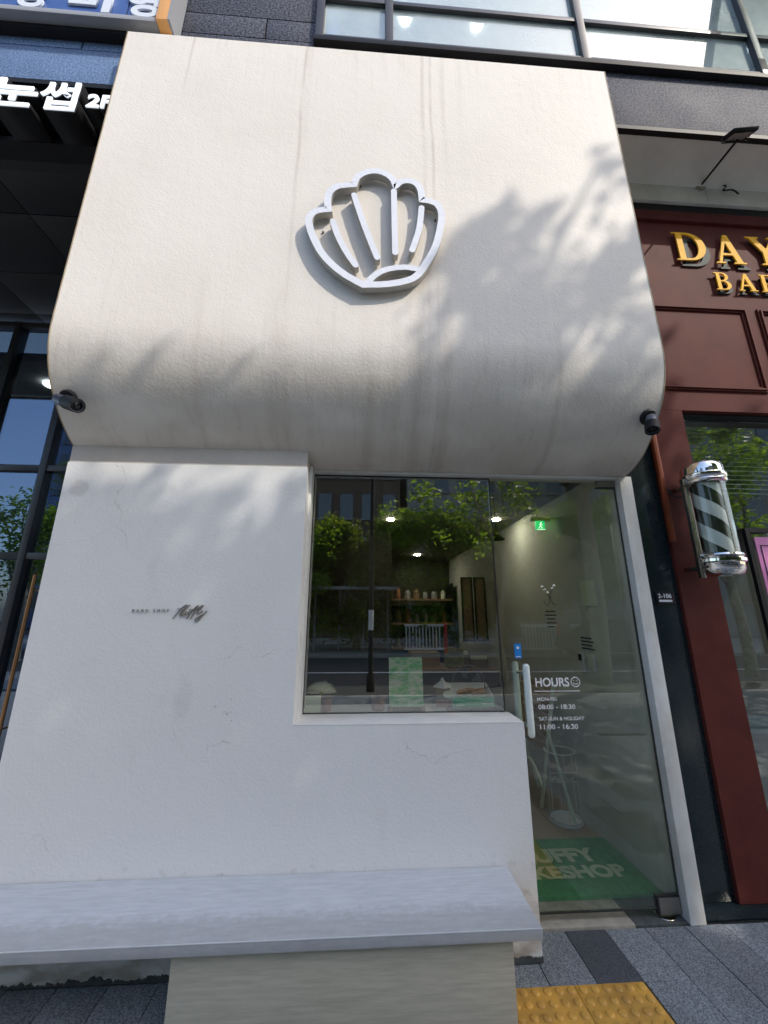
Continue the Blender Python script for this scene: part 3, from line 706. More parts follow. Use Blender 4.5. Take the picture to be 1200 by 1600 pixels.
# upper windows
win = thing('upper_window_band', 'dark framed upstairs window band reflecting pale sky above the box', 'window')
vx = [-.38, .14, 1.66, 3.12, 4.6]
put('window_ledge', bx(-.42, 6.5, GY - .045, GY + .02, 5.556, 5.605, bev=.003), 'black', win)
for i, x in enumerate(vx): put('mullion', bx(x - .03, x + .03, GY - .04, GY + .03, 5.606, 8.4, bev=.003), 'upframe', win)
for a, b in zip(vx, vx[1:]):
    for z in (5.628, 6.09, 8.37): put('transom', bx(a + .0305, b - .0305, GY - .03, GY + .03, z - .022, z + .022, bev=.003), 'upframe', win)
    put('glass_pane', bx(a + .031, b - .031, GY - .004, GY + .004, 5.651, 6.067), 'upglass', win, 0)
    put('glass_pane', bx(a + .031, b - .031, GY - .004, GY + .004, 6.113, 8.347), 'upglass', win, 0)
put('room_back', bx(-.4, 6.5, 4.0, 4.1, 5.0, 9), 'interior', win)
put('room_ceiling', bx(-.4, 6.5, .0, 4.0, 8.6, 8.7), 'interior', win)
put('room_floor', bx(-.4, 6.5, .225, 4.0, 5.50, 5.55), 'interior', win)
for k, (x, y) in enumerate(((.42, .9), (1.32, .9), (2.86, .9), (3.55, .9))):
    tl = thing('ceiling_light', ['round ceiling light behind the second upstairs pane from the left', 'round ceiling light behind the middle of the upstairs band', 'left ceiling light of the pair in the right upstairs pane', 'right ceiling light of the pair in the right upstairs pane'][k], 'ceiling light', (x, y, 8.6), 'upstairs ceiling lights')
    put('lamp_disc', lathe([(0, 0), (.075, 0), (.075, .02), (0, .02)], 20, c=(x, y, 8.575)), 'lampcool', tl)
# the open awning sash at the right
aw = thing('awning_sash', 'open dark framed awning window tilted out at the upper right corner', 'window', (3.6, GY, 7.0))
Ra = Matrix.Translation((3.17, GY - .02, 7.3)) @ Matrix.Rotation(math.radians(-24), 4, 'X')
bm = bmesh.new()
for q in ((0, 1.36, -.025, .025, -1.10, -1.04), (0, 1.36, -.025, .025, -.05, 0), (0, .055, -.024, .024, -1.04, -.05), (1.305, 1.36, -.024, .024, -1.04, -.05)): box(bm, *q, bev=.003)
bm.transform(Ra); put('sash_frame', bm, 'upframe', aw)
bm = bx(.055, 1.305, -.005, .005, -1.04, -.05); bm.transform(Ra); put('sash_pane', bm, 'upglass', aw, 0)

# ------------------------------------------------------------------ signs at upper left
bs = thing('blue_banner_sign', 'blue sign panel with large white Korean letters and orange end cap', 'sign', (-2, -.3, 5.5))
put('face', bx(-3.6, -1.70, -.30, -.22, 5.475, 6.3), 'signblue', bs); put('face', bx(-1.69, -1.475, -.30, -.22, 5.475, 6.3), 'signblue', bs)
put('joint', bx(-1.70, -1.69, -.295, -.22, 5.475, 6.3), 'black', bs)
put('bottom_rail', bx(-3.6, -1.475, -.318, -.22, 5.43, 5.474, bev=.003), 'grey', bs)
put('shadow_gap', bx(-3.6, -1.40, -.26, -.203, 5.395, 5.429), 'black', bs)
put('end_cap', bx(-1.472, -1.392, -.335, -.205, 5.425, 6.3, bev=.004), 'orange', bs)
put('end_trim', bx(-1.3915, -1.376, -.338, -.205, 5.422, 6.3), 'grey', bs)
for ch, x0, x1, z0 in (('강', -2.445, -2.215, 5.478), ('비', -2.085, -1.80, 5.490), ('영', -1.700, -1.478, 5.478), ('성', -2.80, -2.56, 5.478)):
    fit(text_mesh(ch, 1, .006, .035), x0, x1, z0, z0 + .30, -.308, bs, 'letter', 'signletter')
es = thing('channel_letter_sign', 'black backed white Korean channel letters ending in 2F beside the box', 'sign', (-2, -.3, 4.6))
def channel(ch, x0, x1, z0, z1, off, ff=-.30, bb=-.12):
    o = fit(text_mesh(ch, 1, .004, off), x0, x1, z0, z1, ff, es, 'letter_face', 'letterlit')
    me = text_mesh(ch, 1, (bb - ff) / 2, off + .012); o2 = fit(me, x0 - .006, x1 + .006, z0 - .006, z1 + .006, (ff + bb) / 2 + .006, es, 'letter_return', 'black')
M['letterlit'] = mat('lit_letter', (.8, .84, .9), .4, emit=(.85, .92, 1), es=.35)
channel('눈', -2.385, -2.10, 4.552, 4.795, .018); channel('썹', -2.085, -1.855, 4.545, 4.795, .014)
channel('2F', -1.792, -1.640, 4.590, 4.702, .02); channel('사', -2.75, -2.46, 4.552, 4.79, .035)
put('support_rail', bx(-4.5, -1.655, -.10, .02, 4.70, 4.75), 'black', es)
put('support_rail', bx(-4.5, -1.655, -.10, .02, 4.56, 4.60), 'black', es)
put('light_box', bx(-4.5, -1.70, -.05, .10, 4.58, 4.86), 'soffit_dark', es)

# ------------------------------------------------------------------ barber shop at right
bar = thing('barbershop_front', 'oxblood red panelled barbershop front with gold letters at the right', 'shop front')
RY = .20
put('fascia_board', bx(1.977, 7, RY, RY + .04, 2.885, 4.60), 'red', bar)
put('cornice', bx(1.977, 7, RY - .025, RY + .04, 4.602, 4.70, bev=.004), 'red', bar)
put('side_stile', bx(1.977, 2.235, RY, RY + .04, .05, 2.883), 'red', bar)
put('window_head', bx(2.236, 7, RY + .041, RY + .14, 2.875, 2.90), 'black', bar)
put('window_reveal', bx(2.236, 2.25, RY + .041, RY + .14, .05, 2.873), 'red', bar)
put('lower_panel', bx(2.251, 7, RY + .1, RY + .14, .05, .40), 'frame', bar)
put('base_plinth', bx(1.747, 7, RY - .025, RY + .06, 0, .048, bev=.003), 'pillar', bar)
def frame_mould(x0, x1, z0, z1):
    bm = bmesh.new()
    for k, (o_, d) in enumerate(((0, .012), (.014, .022), (.030, .010))):
        a, b, c, e = x0 + o_, x1 - o_, z0 + o_, z1 - o_; t = .0125
        box(bm, a, b, RY - d, RY - .0005, e - t, e); box(bm, a, b, RY - d, RY - .0005, c, c + t)
        box(bm, a, a + t, RY - d, RY - .0005, c + t, e - t); box(bm, b - t, b, RY - d, RY - .0005, c + t, e - t)
    put('panel_moulding', bm, 'red', bar)
frame_mould(2.02, 2.925, 3.045, 3.775); frame_mould(3.015, 3.95, 3.045, 3.775); frame_mould(4.04, 5, 3.045, 3.775)
put('copper_trim', bx(1.962, 1.992, RY - .022, RY - .001, 1.94, 3.2, bev=.002), 'copper', bar)
put('window_pane', bx(2.251, 7, RY + .115, RY + .125, .40, 2.873), 'barglass', bar, 0)
put('window_rail', bx(2.251, 7, RY + .126, RY + .16, .80, .885), 'interior', bar)
for k in range(15):
    bm = bmesh.new(); box(bm, 2.27, 6, -.012, .012, -.0007, .0007)
    bm.transform(Matrix.Translation((0, RY + .22, 2.84 - k * .035)) @ Matrix.Rotation(math.radians(38), 4, 'X'))
    put('blind_slat', bm, 'blind', bar)
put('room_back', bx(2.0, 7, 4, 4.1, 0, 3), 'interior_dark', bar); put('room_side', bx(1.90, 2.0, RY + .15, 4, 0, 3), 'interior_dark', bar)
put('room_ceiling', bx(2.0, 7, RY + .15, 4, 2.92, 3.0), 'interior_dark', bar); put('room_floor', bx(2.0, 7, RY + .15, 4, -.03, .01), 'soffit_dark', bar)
put('curtain', bx(2.5, 2.9, .9, .95, .2, 2.0), 'grey', bar)
# gold serif letters with dark shadow plates
def arcp(cx, cy, rx, ry, a0, a1, n=14): return [(cx + rx * math.cos(math.radians(a0 + (a1 - a0) * k / n)), cy + ry * math.sin(math.radians(a0 + (a1 - a0) * k / n))) for k in range(n + 1)]
GL = {
 'D': [[(0, 1), (.04, .96), (.12, .95), (.12, .05), (.04, .04), (0, 0), (.42, 0)] + arcp(.42, .5, .50, .5, -90, 90) , [(.30, .93), (.40, .93)] + arcp(.42, .5, .28, .42, 84, -84) + [(.30, .07)]],
 'A': [[(0, 0), (0, .05), (.10, .06), (.42, 1), (.56, 1), (.90, .06), (1, .05), (1, 0), (.58, 0), (.58, .05), (.68, .06), (.60, .28), (.28, .28), (.21, .06), (.31, .05), (.31, 0)], [(.31, .36), (.57, .36), (.44, .72)]],
 'Y': [[(0, 1), (0, .95), (.09, .94), (.42, .45), (.42, .06), (.31, .05), (.31, 0), (.74, 0), (.74, .05), (.61, .06), (.61, .46), (.90, .94), (1, .95), (1, 1), (.66, 1), (.66, .95), (.76, .94), (.56, .58), (.31, .94), (.41, .95), (.41, 1)]],
 'B': [[(0, 1), (0, .95), (.12, .94), (.12, .06), (0, .05), (0, 0), (.50, 0)] + arcp(.50, .27, .40, .27, -90, 75, 10) + arcp(.46, .76, .36, .24, -60, 90, 10), [(.33, .94), (.42, .94)] + arcp(.43, .75, .19, .19, 80, -80, 8) + [(.33, .56)], [(.33, .48), (.44, .48)] + arcp(.45, .27, .22, .21, 80, -80, 8) + [(.33, .06)]],
 'R': [[(0, 1), (0, .95), (.12, .94), (.12, .06), (0, .05), (0, 0), (.46, 0), (.46, .05), (.33, .06), (.33, .44), (.42, .44), (.70, 0), (1, 0), (1, .05), (.92, .06), (.66, .46)] + arcp(.48, .74, .34, .26, -50, 90, 10), [(.33, .94), (.42, .94)] + arcp(.44, .72, .19, .22, 80, -80, 8) + [(.33, .50)]],
 'E': [[(0, 1), (0, .95), (.12, .94), (.12, .06), (0, .05), (0, 0), (.88, 0), (.92, .25), (.85, .25), (.72, .06), (.33, .06), (.33, .47), (.52, .47), (.58, .36), (.63, .36), (.63, .66), (.58, .66), (.52, .54), (.33, .54), (.33, .94), (.68, .94), (.78, .77), (.84, .77), (.82, 1)]],
}
def gold(ch, x0, x1, z0, z1, dx, dz):
    sp = [[(p[0], p[1]) for p in s] for s in GL[ch]]
    x0 -= .03; x1 -= .03
    me = curve_mesh('letter', sp, .005, -.006); fit(me, x0, x1, z0, z1, RY - .024, bar, 'letter', 'gold')
    me = curve_mesh('letter', sp, .006, .004); fit(me, x0 + dx, x1 + dx, z0 + dz, z1 + dz, RY - .0065, bar, 'letter_shadow', 'shadowplate')
gold('D', 2.470, 2.735, 4.195, 4.470, .045, -.040)
gold('A', 2.800, 3.050, 4.185, 4.470, .040, -.038)
gold('Y', 3.100, 3.375, 4.190, 4.470, .045, -.038)
gold('D', 3.42, 3.68, 4.19, 4.47, .045, -.04)
gold('B', 2.742, 2.868, 3.925, 4.088, .022, -.020)
gold('A', 2.925, 3.080, 3.925, 4.088, .022, -.020)
gold('R', 3.115, 3.265, 3.925, 4.088, .022, -.020)
gold('B', 3.32, 3.46, 3.925, 4.088, .022, -.020); gold('E', 3.52, 3.65, 3.925, 4.088, .022, -.020); gold('R', 3.71, 3.86, 3.925, 4.088, .022, -.020)
put('tube_light', tube([(2.62, .62, 2.46), (2.95, .95, 2.56)], .016, 10), 'lampcool', bar)
# dark pillar between the shops
pil = thing('stone_pillar', 'polished dark stone pillar between bakery door and red barbershop', 'pillar', (1.86, .22, 0))
put('shaft', bx(1.747, 1.975, .222, .30, .049, 2.9, bev=.003), 'pillar', pil)
put('side_plate', bx(1.712, 1.975, .215, .30, 2.901, 4.78), 'pillar', pil)
npl = thing('number_plate', 'small black plate reading 2-106 on the dark stone pillar', 'sign', (1.88, .222, 1.6))
put('plate', bx(1.818, 1.942, .212, .221, 1.553, 1.630, bev=.002), 'black', npl)
fit(text_mesh('2-106', 1, .0006, .02), 1.832, 1.918, 1.590, 1.617, .2112, npl, 'number', 'vinyl')
put('underline', bx(1.834, 1.918, .2105, .2118, 1.567, 1.580), 'vinyl', npl)

# poster easel behind the barber window
ps = thing('framed_poster', 'black framed pink poster hanging on the barbershop window', 'poster', (2.8, .29, 1.3))
bm = bmesh.new()
for q in ((2.585, 2.615, .285, .310, 1.25, 2.06), (3.145, 3.175, .285, .310, 1.25, 2.06), (2.615, 3.145, .285, .310, 2.03, 2.06), (2.615, 3.145, .285, .310, 1.25, 1.28)): box(bm, *q)
put('frame', bm, 'black', ps); put('sheet', bx(2.65, 3.11, .297, .301, 1.45, 2.0), 'pink', ps)
bm = bmesh.new()
for q in ((2.68, 3.08, .294, .2965, 1.94, 1.945), (2.68, 2.685, .294, .2965, 1.48, 1.94), (2.75, 3.03, .294, .2965, 1.80, 1.86), (2.75, 2.95, .294, .2965, 1.68, 1.72)): box(bm, *q)
put('print', bm, 'black', ps)

# ------------------------------------------------------------------ barber pole
BX, BYp = 2.130, .05
pole = thing('barber_pole', 'chrome barber pole with black and white spiral on the red stile', 'barber pole', (BX, BYp, 1.7))
cc = (BX, BYp, 0)
put('top_cap', lathe([(.098, 2.275), (.112, 2.28), (.116, 2.292), (.110, 2.302), (.118, 2.312), (.118, 2.330), (.108, 2.338), (.108, 2.378), (.100, 2.400), (.078, 2.414), (.03, 2.420), (0, 2.420)], 40, c=cc), 'chrome', pole, 40)
put('bottom_cap', lathe([(.098, 1.842), (.112, 1.838), (.116, 1.828), (.108, 1.818), (.120, 1.808), (.120, 1.792), (.108, 1.784), (.106, 1.748), (.095, 1.725), (.070, 1.712), (.02, 1.708), (0, 1.708)], 40, c=cc), 'chrome', pole, 40)
put('glass_tube', lathe([(.100, 1.843), (.100, 2.274), (.097, 2.274), (.097, 1.843), (.100, 1.843)], 40, c=cc), 'clear', pole, 60)
bm = bmesh.new(); nz, ns = 60, 48; rg = []
for i in range(nz + 1):
    z = 1.843 + (2.274 - 1.843) * i / nz
    rg.append([bm.verts.new((BX + .074 * math.cos(2 * PI * k / ns + 0), BYp + .074 * math.sin(2 * PI * k / ns), z)) for k in range(ns)])
pitch = .21   # height of one turn, two dark bands per turn
# sheared grid: turn each row a bit so the band edges follow mesh edges
for i in range(nz + 1):
    z = 1.843 + (2.274 - 1.843) * i / nz
    for k, v in enumerate(rg[i]):
        a = 2 * PI * k / ns - 2 * PI * (z - 1.843) / .37
        v.co.x = BX + .074 * math.cos(a); v.co.y = BYp + .074 * math.sin(a)
for i in range(nz):
    for k in range(ns):
        f = bm.faces.new((rg[i][k], rg[i][(k + 1) % ns], rg[i + 1][(k + 1) % ns], rg[i + 1][k])); f.material_index = (k // (ns // 4)) % 2
put('spiral_drum', bm, ['stripe_dark', 'stripe_white'], pole, 60)
put('mount_bar', bx(BX - .135, BX - .112, .045, .075, 1.70, 2.31, bev=.003), 'chromeworn', pole)
for z in (1.76, 2.27):
    put('mount_arm', bx(BX - .111, BX - .085, .040, .195, z - .012, z + .012, bev=.003), 'chromeworn', pole)
    put('bolt', tube([(BX - .124, .030, z), (BX - .124, .044, z)], .009, 8), 'steelfix', pole)
put('cable', tube(catmull([(1.992, .185, 2.31), (2.0, .14, 2.225), (2.02, .09, 2.215), (BX - .12, .05, 2.255)], 8), .0045, 8), 'black', pole)

# ------------------------------------------------------------------ floodlight on the beam
fl = thing('floodlight', 'small square black floodlight on a slanted arm above the red fascia', 'lamp', (2.8, .15, 4.95))
put('mount_plate', lathe([(0, 0), (.045, 0), (.045, .012), (0, .012)], 20, mat4=along((2.79, .164, 4.975), (0, -1, 0))), 'chromeworn', fl)
put('arm', tube([(2.79, .15, 4.975), (2.555, -.33, 4.68)], .008, 10), 'black', fl)
Mf = Matrix.Translation((2.555, -.35, 4.705)) @ Matrix.Rotation(math.radians(-8), 4, 'Z') @ Matrix.Rotation(math.radians(34), 4, 'X')
bm = bx(-.080, .080, -.062, .062, -.011, .011, bev=.004); bm.transform(Mf); put('housing', bm, 'black', fl)
bm = bx(-.058, .058, -.042, .042, -.0135, -.0115); bm.transform(Mf); put('lamp_face', bm, 'grey', fl)
bm = tube([Mf @ Vector(p) for p in ((-.085, .02, 0), (-.085, .03, -.03), (.085, .03, -.03), (.085, .02, 0))], .004, 8); put('yoke', bm, 'black', fl)
wr = tag(link('loose_cable', tube(catmull([(2.93, .155, 4.99), (2.98, .13, 4.95), (2.96, .14, 4.915), (3.03, .13, 4.91), (3.10, .15, 4.90)], 6), .006, 6), 'black', None), 'short frayed black cable end hanging on the grey beam', 'cable')
wr['label'] = 'short frayed black cable end hanging on the grey beam'

# ------------------------------------------------------------------ inside the bakery
gm = thing('door_mat', 'green door mat with pale bubble lettering inside the glass door', 'door mat', (1.3, .6, 0))
put('mat', bx(.845, 1.672, .345, .875, .0065, .030, bev=.004), 'matgreen', gm)
bmr = bmesh.new()
for k in range(48): box(bmr, .85 + k * .017, .857 + k * .017, .35, .87, .0302, .0322)
o = put('mat_rib', bmr, 'matgreen', gm, 0); o['kind'] = 'stuff'
UP = Matrix.Identity(4)
for s, x0, x1, y0, y1 in (('FLUFFY', .93, 1.50, .615, .755), ('BAKESHOP', .84, 1.585, .470, .585)):
    me = text_mesh(s, 1, .0012, .045)
    v = np.zeros(len(me.vertices) * 3); me.vertices.foreach_get('co', v); v = v.reshape(-1, 3); mn, mx_ = v.min(0), v.max(0)
    me.transform(Matrix.Translation((x0, y0, .0335)) @ Matrix.Diagonal(((x1 - x0) / (mx_[0] - mn[0]), (y1 - y0) / (mx_[1] - mn[1]), 1, 1)) @ Matrix.Translation((-mn[0], -mn[1], 0)))
    me.transform(Matrix.Translation(-bpy_parent_fix[gm.name])); link('lettering', me, 'matletter', gm, 0)
# umbrella stand
us = thing('umbrella_stand', 'thin white wire umbrella stand with round tray inside the door', 'umbrella stand', (1.56, 1.13, 0))
C = (1.545, 1.13)
def ring(z, r, t=.004): return tube([(C[0] + r * math.cos(a), C[1] + r * math.sin(a), z) for a in np.linspace(0, 2 * PI, 32, endpoint=False)], t, 8, closed=True)
M['wire'] = mat('white_wire', (.62, .64, .60), .4)
for z in (.015, .475): put('ring', ring(z, .11, .005), 'wire', us, 50)
for k in range(6):
    a = 2 * PI * k / 6 + .3; put('upright', tube([(C[0] + .11 * math.cos(a), C[1] + .11 * math.sin(a), .015), (C[0] + .11 * math.cos(a), C[1] + .11 * math.sin(a), .475)], .0028, 6), 'wire', us)
put('tray', lathe([(0, .012), (.10, .012), (.104, .035), (.098, .035), (.094, .018), (0, .018)], 32, c=(C[0], C[1], 0)), 'white', us, 40)
for z in (.33, .27): put('cross_wire', tube([(C[0] - .108, C[1] - .02, z), (C[0] + .108, C[1] - .02, z)], .003, 6), 'wire', us)
put('wire_script', tube(catmull([(C[0] - .09, C[1] - .02, .28), (C[0] - .06, C[1] - .02, .31), (C[0] - .04, C[1] - .02, .285), (C[0], C[1] - .02, .315), (C[0] + .04, C[1] - .02, .285), (C[0] + .09, C[1] - .02, .30)], 6), .0025, 6), 'wire', us)
# folded slatted chair leaning on the side wall
fc = thing('folding_chair', 'folded slatted wooden chair with pale frame leaning behind the door', 'chair', (1.5, 1.4, 0))
for ya in (1.02, 1.62):
    put('frame_rail', tube([(1.45, ya + .30, .02), (1.50, ya, .98)], .014, 10), 'cream', fc)
    put('rear_leg', tube([(1.58, ya + .04, .02), (1.47, ya + .12, .62)], .012, 10), 'cream', fc)
for k in range(9):
    t = .46 + k * .058; zz = t; yy = 1.02 + .30 * (1 - (t - .02) / .96); xx = 1.45 + .05 * (t - .02) / .96
    put('slat', bx(xx - .006, xx + .006, yy, yy + .60, zz - .025, zz + .025, bev=.003), 'wood', fc)
put('stretcher', tube(catmull([(1.455, 1.28, .18), (1.46, 1.5, .30), (1.455, 1.85, .18)], 8), .011, 8), 'cream', fc)
# exit sign
ex = thing('exit_sign', 'green emergency exit sign with running figure hanging inside the door', 'sign', (1.58, 1.15, 2.25))
put('bracket', bx(1.50, 1.72, 1.13, 1.17, 2.295, 2.325), 'grey', ex); put('hanger', bx(1.55, 1.56, 1.14, 1.15, 2.325, 2.46), 'grey', ex)
put('panel', bx(1.545, 1.625, 1.135, 1.165, 2.215, 2.293, bev=.003), 'exitgreen', ex)
bm = bmesh.new(); lathe([(0, 0), (.007, 0), (.007, .001), (0, .001)], 10, bm, mat4=along((1.590, 1.134, 2.277), (0, -1, 0)))
for a, b in (((1.588, 2.268), (1.580, 2.245)), ((1.580, 2.245), (1.595, 2.235)), ((1.595, 2.235), (1.592, 2.222)), ((1.580, 2.245), (1.566, 2.226)), ((1.587, 2.264), (1.602, 2.255)), ((1.587, 2.264), (1.572, 2.258))):
    tube([(a[0], 1.1335, a[1]), (b[0], 1.1335, b[1])], .0032, 6, bm)
put('running_figure', bm, 'exitwhite', ex); put('lower_rim', bx(1.545, 1.625, 1.131, 1.135, 2.213, 2.218), 'exitwhite', ex)
# ceiling downlights
for k, (x, y, z) in enumerate(((.30, 1.85, 2.45), (1.42, 1.78, 2.45))):
    d = thing('downlight', ['round bakery ceiling downlight left of the window centre', 'round bakery ceiling downlight near the door joint'][k], 'ceiling light', (x, y, z), 'bakery ceiling downlights')
    put('lamp_disc', lathe([(0, 0), (.035, 0), (.04, .008), (0, .008)], 20, c=(x, y, 2.4495)), 'lampglow', d)
dk = thing('downlight', 'small round bakery ceiling downlight far back above the shelves', 'ceiling light', (.95, 4.4, 2.45), 'bakery ceiling downlights')
put('lamp_disc', lathe([(0, 0), (.05, 0), (.055, .008), (0, .008)], 20, c=(.95, 4.4, 2.4495)), 'lampglow', dk)
pl_ = thing('pendant_lamp', 'small black pendant lamp behind the joint of window and door', 'lamp', (1.18, 1.15, 2.12))
put('shade', lathe([(.01, .05), (.03, .04), (.075, 0), (.07, 0), (.02, .035)], 24, c=(1.18, 1.15, 2.12)), 'black', pl_)
put('cord', tube([(1.18, 1.15, 2.17), (1.18, 1.15, 2.46)], .003, 6), 'black', pl_)
# wall bits on the right interior wall
pn = thing('notice_sheet', 'pale paper notice on the side wall behind the door', 'notice', (1.66, .7, 1.6))
put('sheet', bx(1.668, 1.674, .59, .77, 1.55, 1.73), 'cream', pn)
sw = thing('intercom_panel', 'wall intercom with dark screen on the side wall behind the door', 'intercom', (1.66, .86, 1.15))
put('body', bx(1.655, 1.674, .84, .90, 1.08, 1.21, bev=.003), 'white', sw); put('screen', bx(1.652, 1.6545, .85, .89, 1.155, 1.20), 'black', sw)
sx = thing('switch_plate', 'square white switch plate beside the intercom on the side wall', 'switch', (1.66, .74, 1.15))
put('plate', bx(1.660, 1.674, .70, .775, 1.10, 1.205, bev=.003), 'white', sx); put('rocker', bx(1.656, 1.6595, .715, .76, 1.125, 1.18, bev=.001), 'cream', sx)
hk = thing('wall_sticker', 'small dark lettered sticker on the side wall above the intercom', 'sticker', (1.66, .86, 1.28))
bm = bmesh.new()
for k in range(4):
    box(bm, 1.672, 1.674, .70 + .02 * (k % 2), .86, 1.24 + .025 * k, 1.25 + .025 * k)
put('print', bm, 'black', hk)
# fan, cabinets, frames further in
fan = thing('floor_fan', 'round dark floor fan standing in the back of the bakery', 'fan', (1.24, 2.3, 0))
FC = Vector((1.16, 2.25, .78))
bm = tube([(FC.x + .17 * math.cos(a), FC.y, FC.z + .17 * math.sin(a)) for a in np.linspace(0, 2 * PI, 36, endpoint=False)], .008, 8, closed=True); put('guard_ring', bm, 'grey', fan, 50)
bm = bmesh.new()
for k in range(24):
    a = 2 * PI * k / 24; tube([(FC.x + .03 * math.cos(a), FC.y - .02, FC.z + .03 * math.sin(a)), (FC.x + .17 * math.cos(a), FC.y, FC.z + .17 * math.sin(a))], .002, 4, bm)
put('guard_wire', bm, 'black', fan)
put('hub', lathe([(0, 0), (.035, 0), (.035, .05), (0, .05)], 16, mat4=along(FC + Vector((0, .01, 0)), (0, -1, 0))), 'black', fan)
for k in range(4):
    a = k * PI / 2 + .4; bm = prism([(FC.x + .02 * math.cos(a), FC.z + .02 * math.sin(a)), (FC.x + .15 * math.cos(a - .3), FC.z + .15 * math.sin(a - .3)), (FC.x + .155 * math.cos(a + .3), FC.z + .155 * math.sin(a + .3))], 'y', FC.y + .005, FC.y + .009); put('blade', bm, 'grey', fan, 0)
put('stand', tube([(FC.x, FC.y + .03, 0), (FC.x, FC.y + .03, .62)], .014, 10), 'black', fan)
put('foot', lathe([(0, 0), (.14, 0), (.14, .015), (.02, .03), (0, .03)], 24, c=(FC.x, FC.y + .03, .007)), 'black', fan)
for k, (x0, x1, y, z0, z1, m, lb) in enumerate(((1.02, 1.26, 2.55, .88, 1.08, 'kraft', 'cardboard box on the rear counter behind the fan'), (1.28, 1.50, 2.6, .82, 1.02, 'kraft', 'second cardboard box on the rear counter nearer the side wall'), (.60, .95, 2.7, .88, 1.04, 'wood', 'low wooden crate on the rear counter left of the boxes'))):
    t = thing('storage_box', lb, 'box', (x0, y, z0)); put('carton', bx(x0, x1, y, y + .25, z0, z1, bev=.004), m, t); put('flap', bx(x0 + .01, x1 - .01, y - .002, y, z1 - .05, z1 - .004), 'cream' if k != 2 else 'kraft', t)
ct = thing('rear_counter', 'dark counter with cluttered shelves at the back of the bakery', 'counter', (1.0, 2.8, 0))
put('top', bx(.37, 1.60, 2.5, 3.1, .84, .878), 'wood', ct); put('front', bx(.37, 1.60, 2.52, 2.56, 0, .839), 'interior_dark', ct)
sh = thing('back_shelf', 'dark shelf rack loaded with cups and jars at the back of the bakery', 'shelf', (.9, 4.9, 0))
for z in (.9, 1.3, 1.7): put('shelf_board', bx(.4, 1.6, 4.6, 5.1, z, z + .03), 'wood', sh)
for x in (.4, 1.58): put('upright', bx(x, x + .02, 4.6, 5.1, 0, 2.0), 'black', sh)
cols_ = ['terracotta', 'grey', 'kraft', 'wood', 'grey', 'kraft', 'terracotta', 'cream']
jn = 0
for z in (.93, 1.33, 1.73):
    for k in range(7):
        x = .5 + k * .16; h = random.uniform(.10, .22); r = random.uniform(.035, .06)
        jc = random.choice(cols_); jl = {'terracotta': 'brown', 'cream': 'cream', 'green': 'green', 'kraft': 'tan', 'wood': 'wooden', 'white': 'white', 'blue': 'blue', 'redpaint': 'red', 'grey': 'grey'}[jc]
        tag(link('jar', lathe([(0, 0), (r, 0), (r, h * .75), (r * .7, h * .85), (r * .7, h), (0, h)], 14, c=(x, 4.8, z)), jc, None, 40), '%s jar, %s from the left on the %s back shelf' % (jl, ['first', 'second', 'third', 'fourth', 'fifth', 'sixth', 'last'][k], {.93: 'lowest', 1.33: 'middle', 1.73: 'top'}[z]), 'jar', 'jars and cups on the back shelf')
for k, (x, lb) in enumerate(((1.30, 'tall narrow black framed picture on the back wall left one'), (1.47, 'tall narrow black framed picture nearer the side wall'))):
    t = thing('framed_picture', lb, 'picture', (x, 2.9, 1.1))
    bm = bmesh.new(); y = 2.9
    for q in ((x, x + .02, y, y + .03, 1.15, 1.95), (x + .13, x + .15, y, y + .03, 1.15, 1.95), (x + .02, x + .13, y, y + .03, 1.93, 1.95), (x + .02, x + .13, y, y + .03, 1.15, 1.17)): box(bm, *q)
    put('frame', bm, 'black', t); put('print', bx(x + .021, x + .129, y + .01, y + .02, 1.171, 1.929), 'kraft', t)
yp = thing('yellow_notice', 'yellow notice card behind the green tray in the window', 'notice', (.95, 1.8, 1.1)); put('card', bx(.83, 1.02, 1.85, 1.855, .99, 1.15), 'orangecard', yp) if False else None
M['orangecard'] = mat('yellow_card', (.50, .42, .10), .6, var=.3, vscale=20)
put('card', bx(.83, 1.02, 1.85, 1.855, .99, 1.15), 'orangecard', yp)
put('printed_text', bx(.87, .98, 1.846, 1.8495, 1.09, 1.12), 'kraft', yp)

# things standing on the window sill (top at z = .957)
SZ0 = .957
cd = thing('flyer_card', 'pale green upright card in the left corner of the window sill', 'card', (-.25, .24, SZ0))
put('card', bx(-.300, -.212, .236, .242, SZ0, 1.050), 'cream', cd)
bm = ribbon([(-.262 + .018 * math.cos(a), 1.012 + .008 * math.sin(a)) for a in np.linspace(0, PI, 10)], .003, .2345, .236)
ribbon([(-.258 + .018 * math.cos(a), .998 + .008 * math.sin(a)) for a in np.linspace(0, PI, 10)], .003, .2345, .236, False, bm); put('print', bm, ['vinyl', 'vinyl'], cd, 0)
fp = thing('flower_pot', 'white spiky daisy in a small terracotta pot on the window sill', 'potted plant', (-.18, .30, SZ0))
put('pot', lathe([(0, 0), (.030, 0), (.038, .06), (.042, .065), (.042, .075), (.034, .075), (.03, .06), (0, .06)], 20, c=(-.19, .30, SZ0)), 'terracotta', fp, 40)
for k in range(9):
    a = 2 * PI * k / 9; bm = prism([(-.19, 1.03), (-.19 + .05 * math.cos(a), 1.04 + .03 * abs(math.sin(a))), (-.19 + .075 * math.cos(a + .2), 1.05 + .035 * abs(math.sin(a)))], 'y', .27 + .004 * k, .273 + .004 * k); put('leaf', bm, 'stem', fp, 0)
for k in range(22):
    a = PI * (.02 + .96 * k / 21); l = .085; c0 = Vector((-.215, .275, 1.055)); d = Vector((math.cos(a), -.25 + .5 * random.random(), math.sin(a) * .75))
    put('petal', tube([c0 + d * .012, c0 + d * l * .6, c0 + d * l], [.0025, .005, .002], 6), 'leafflower', fp)
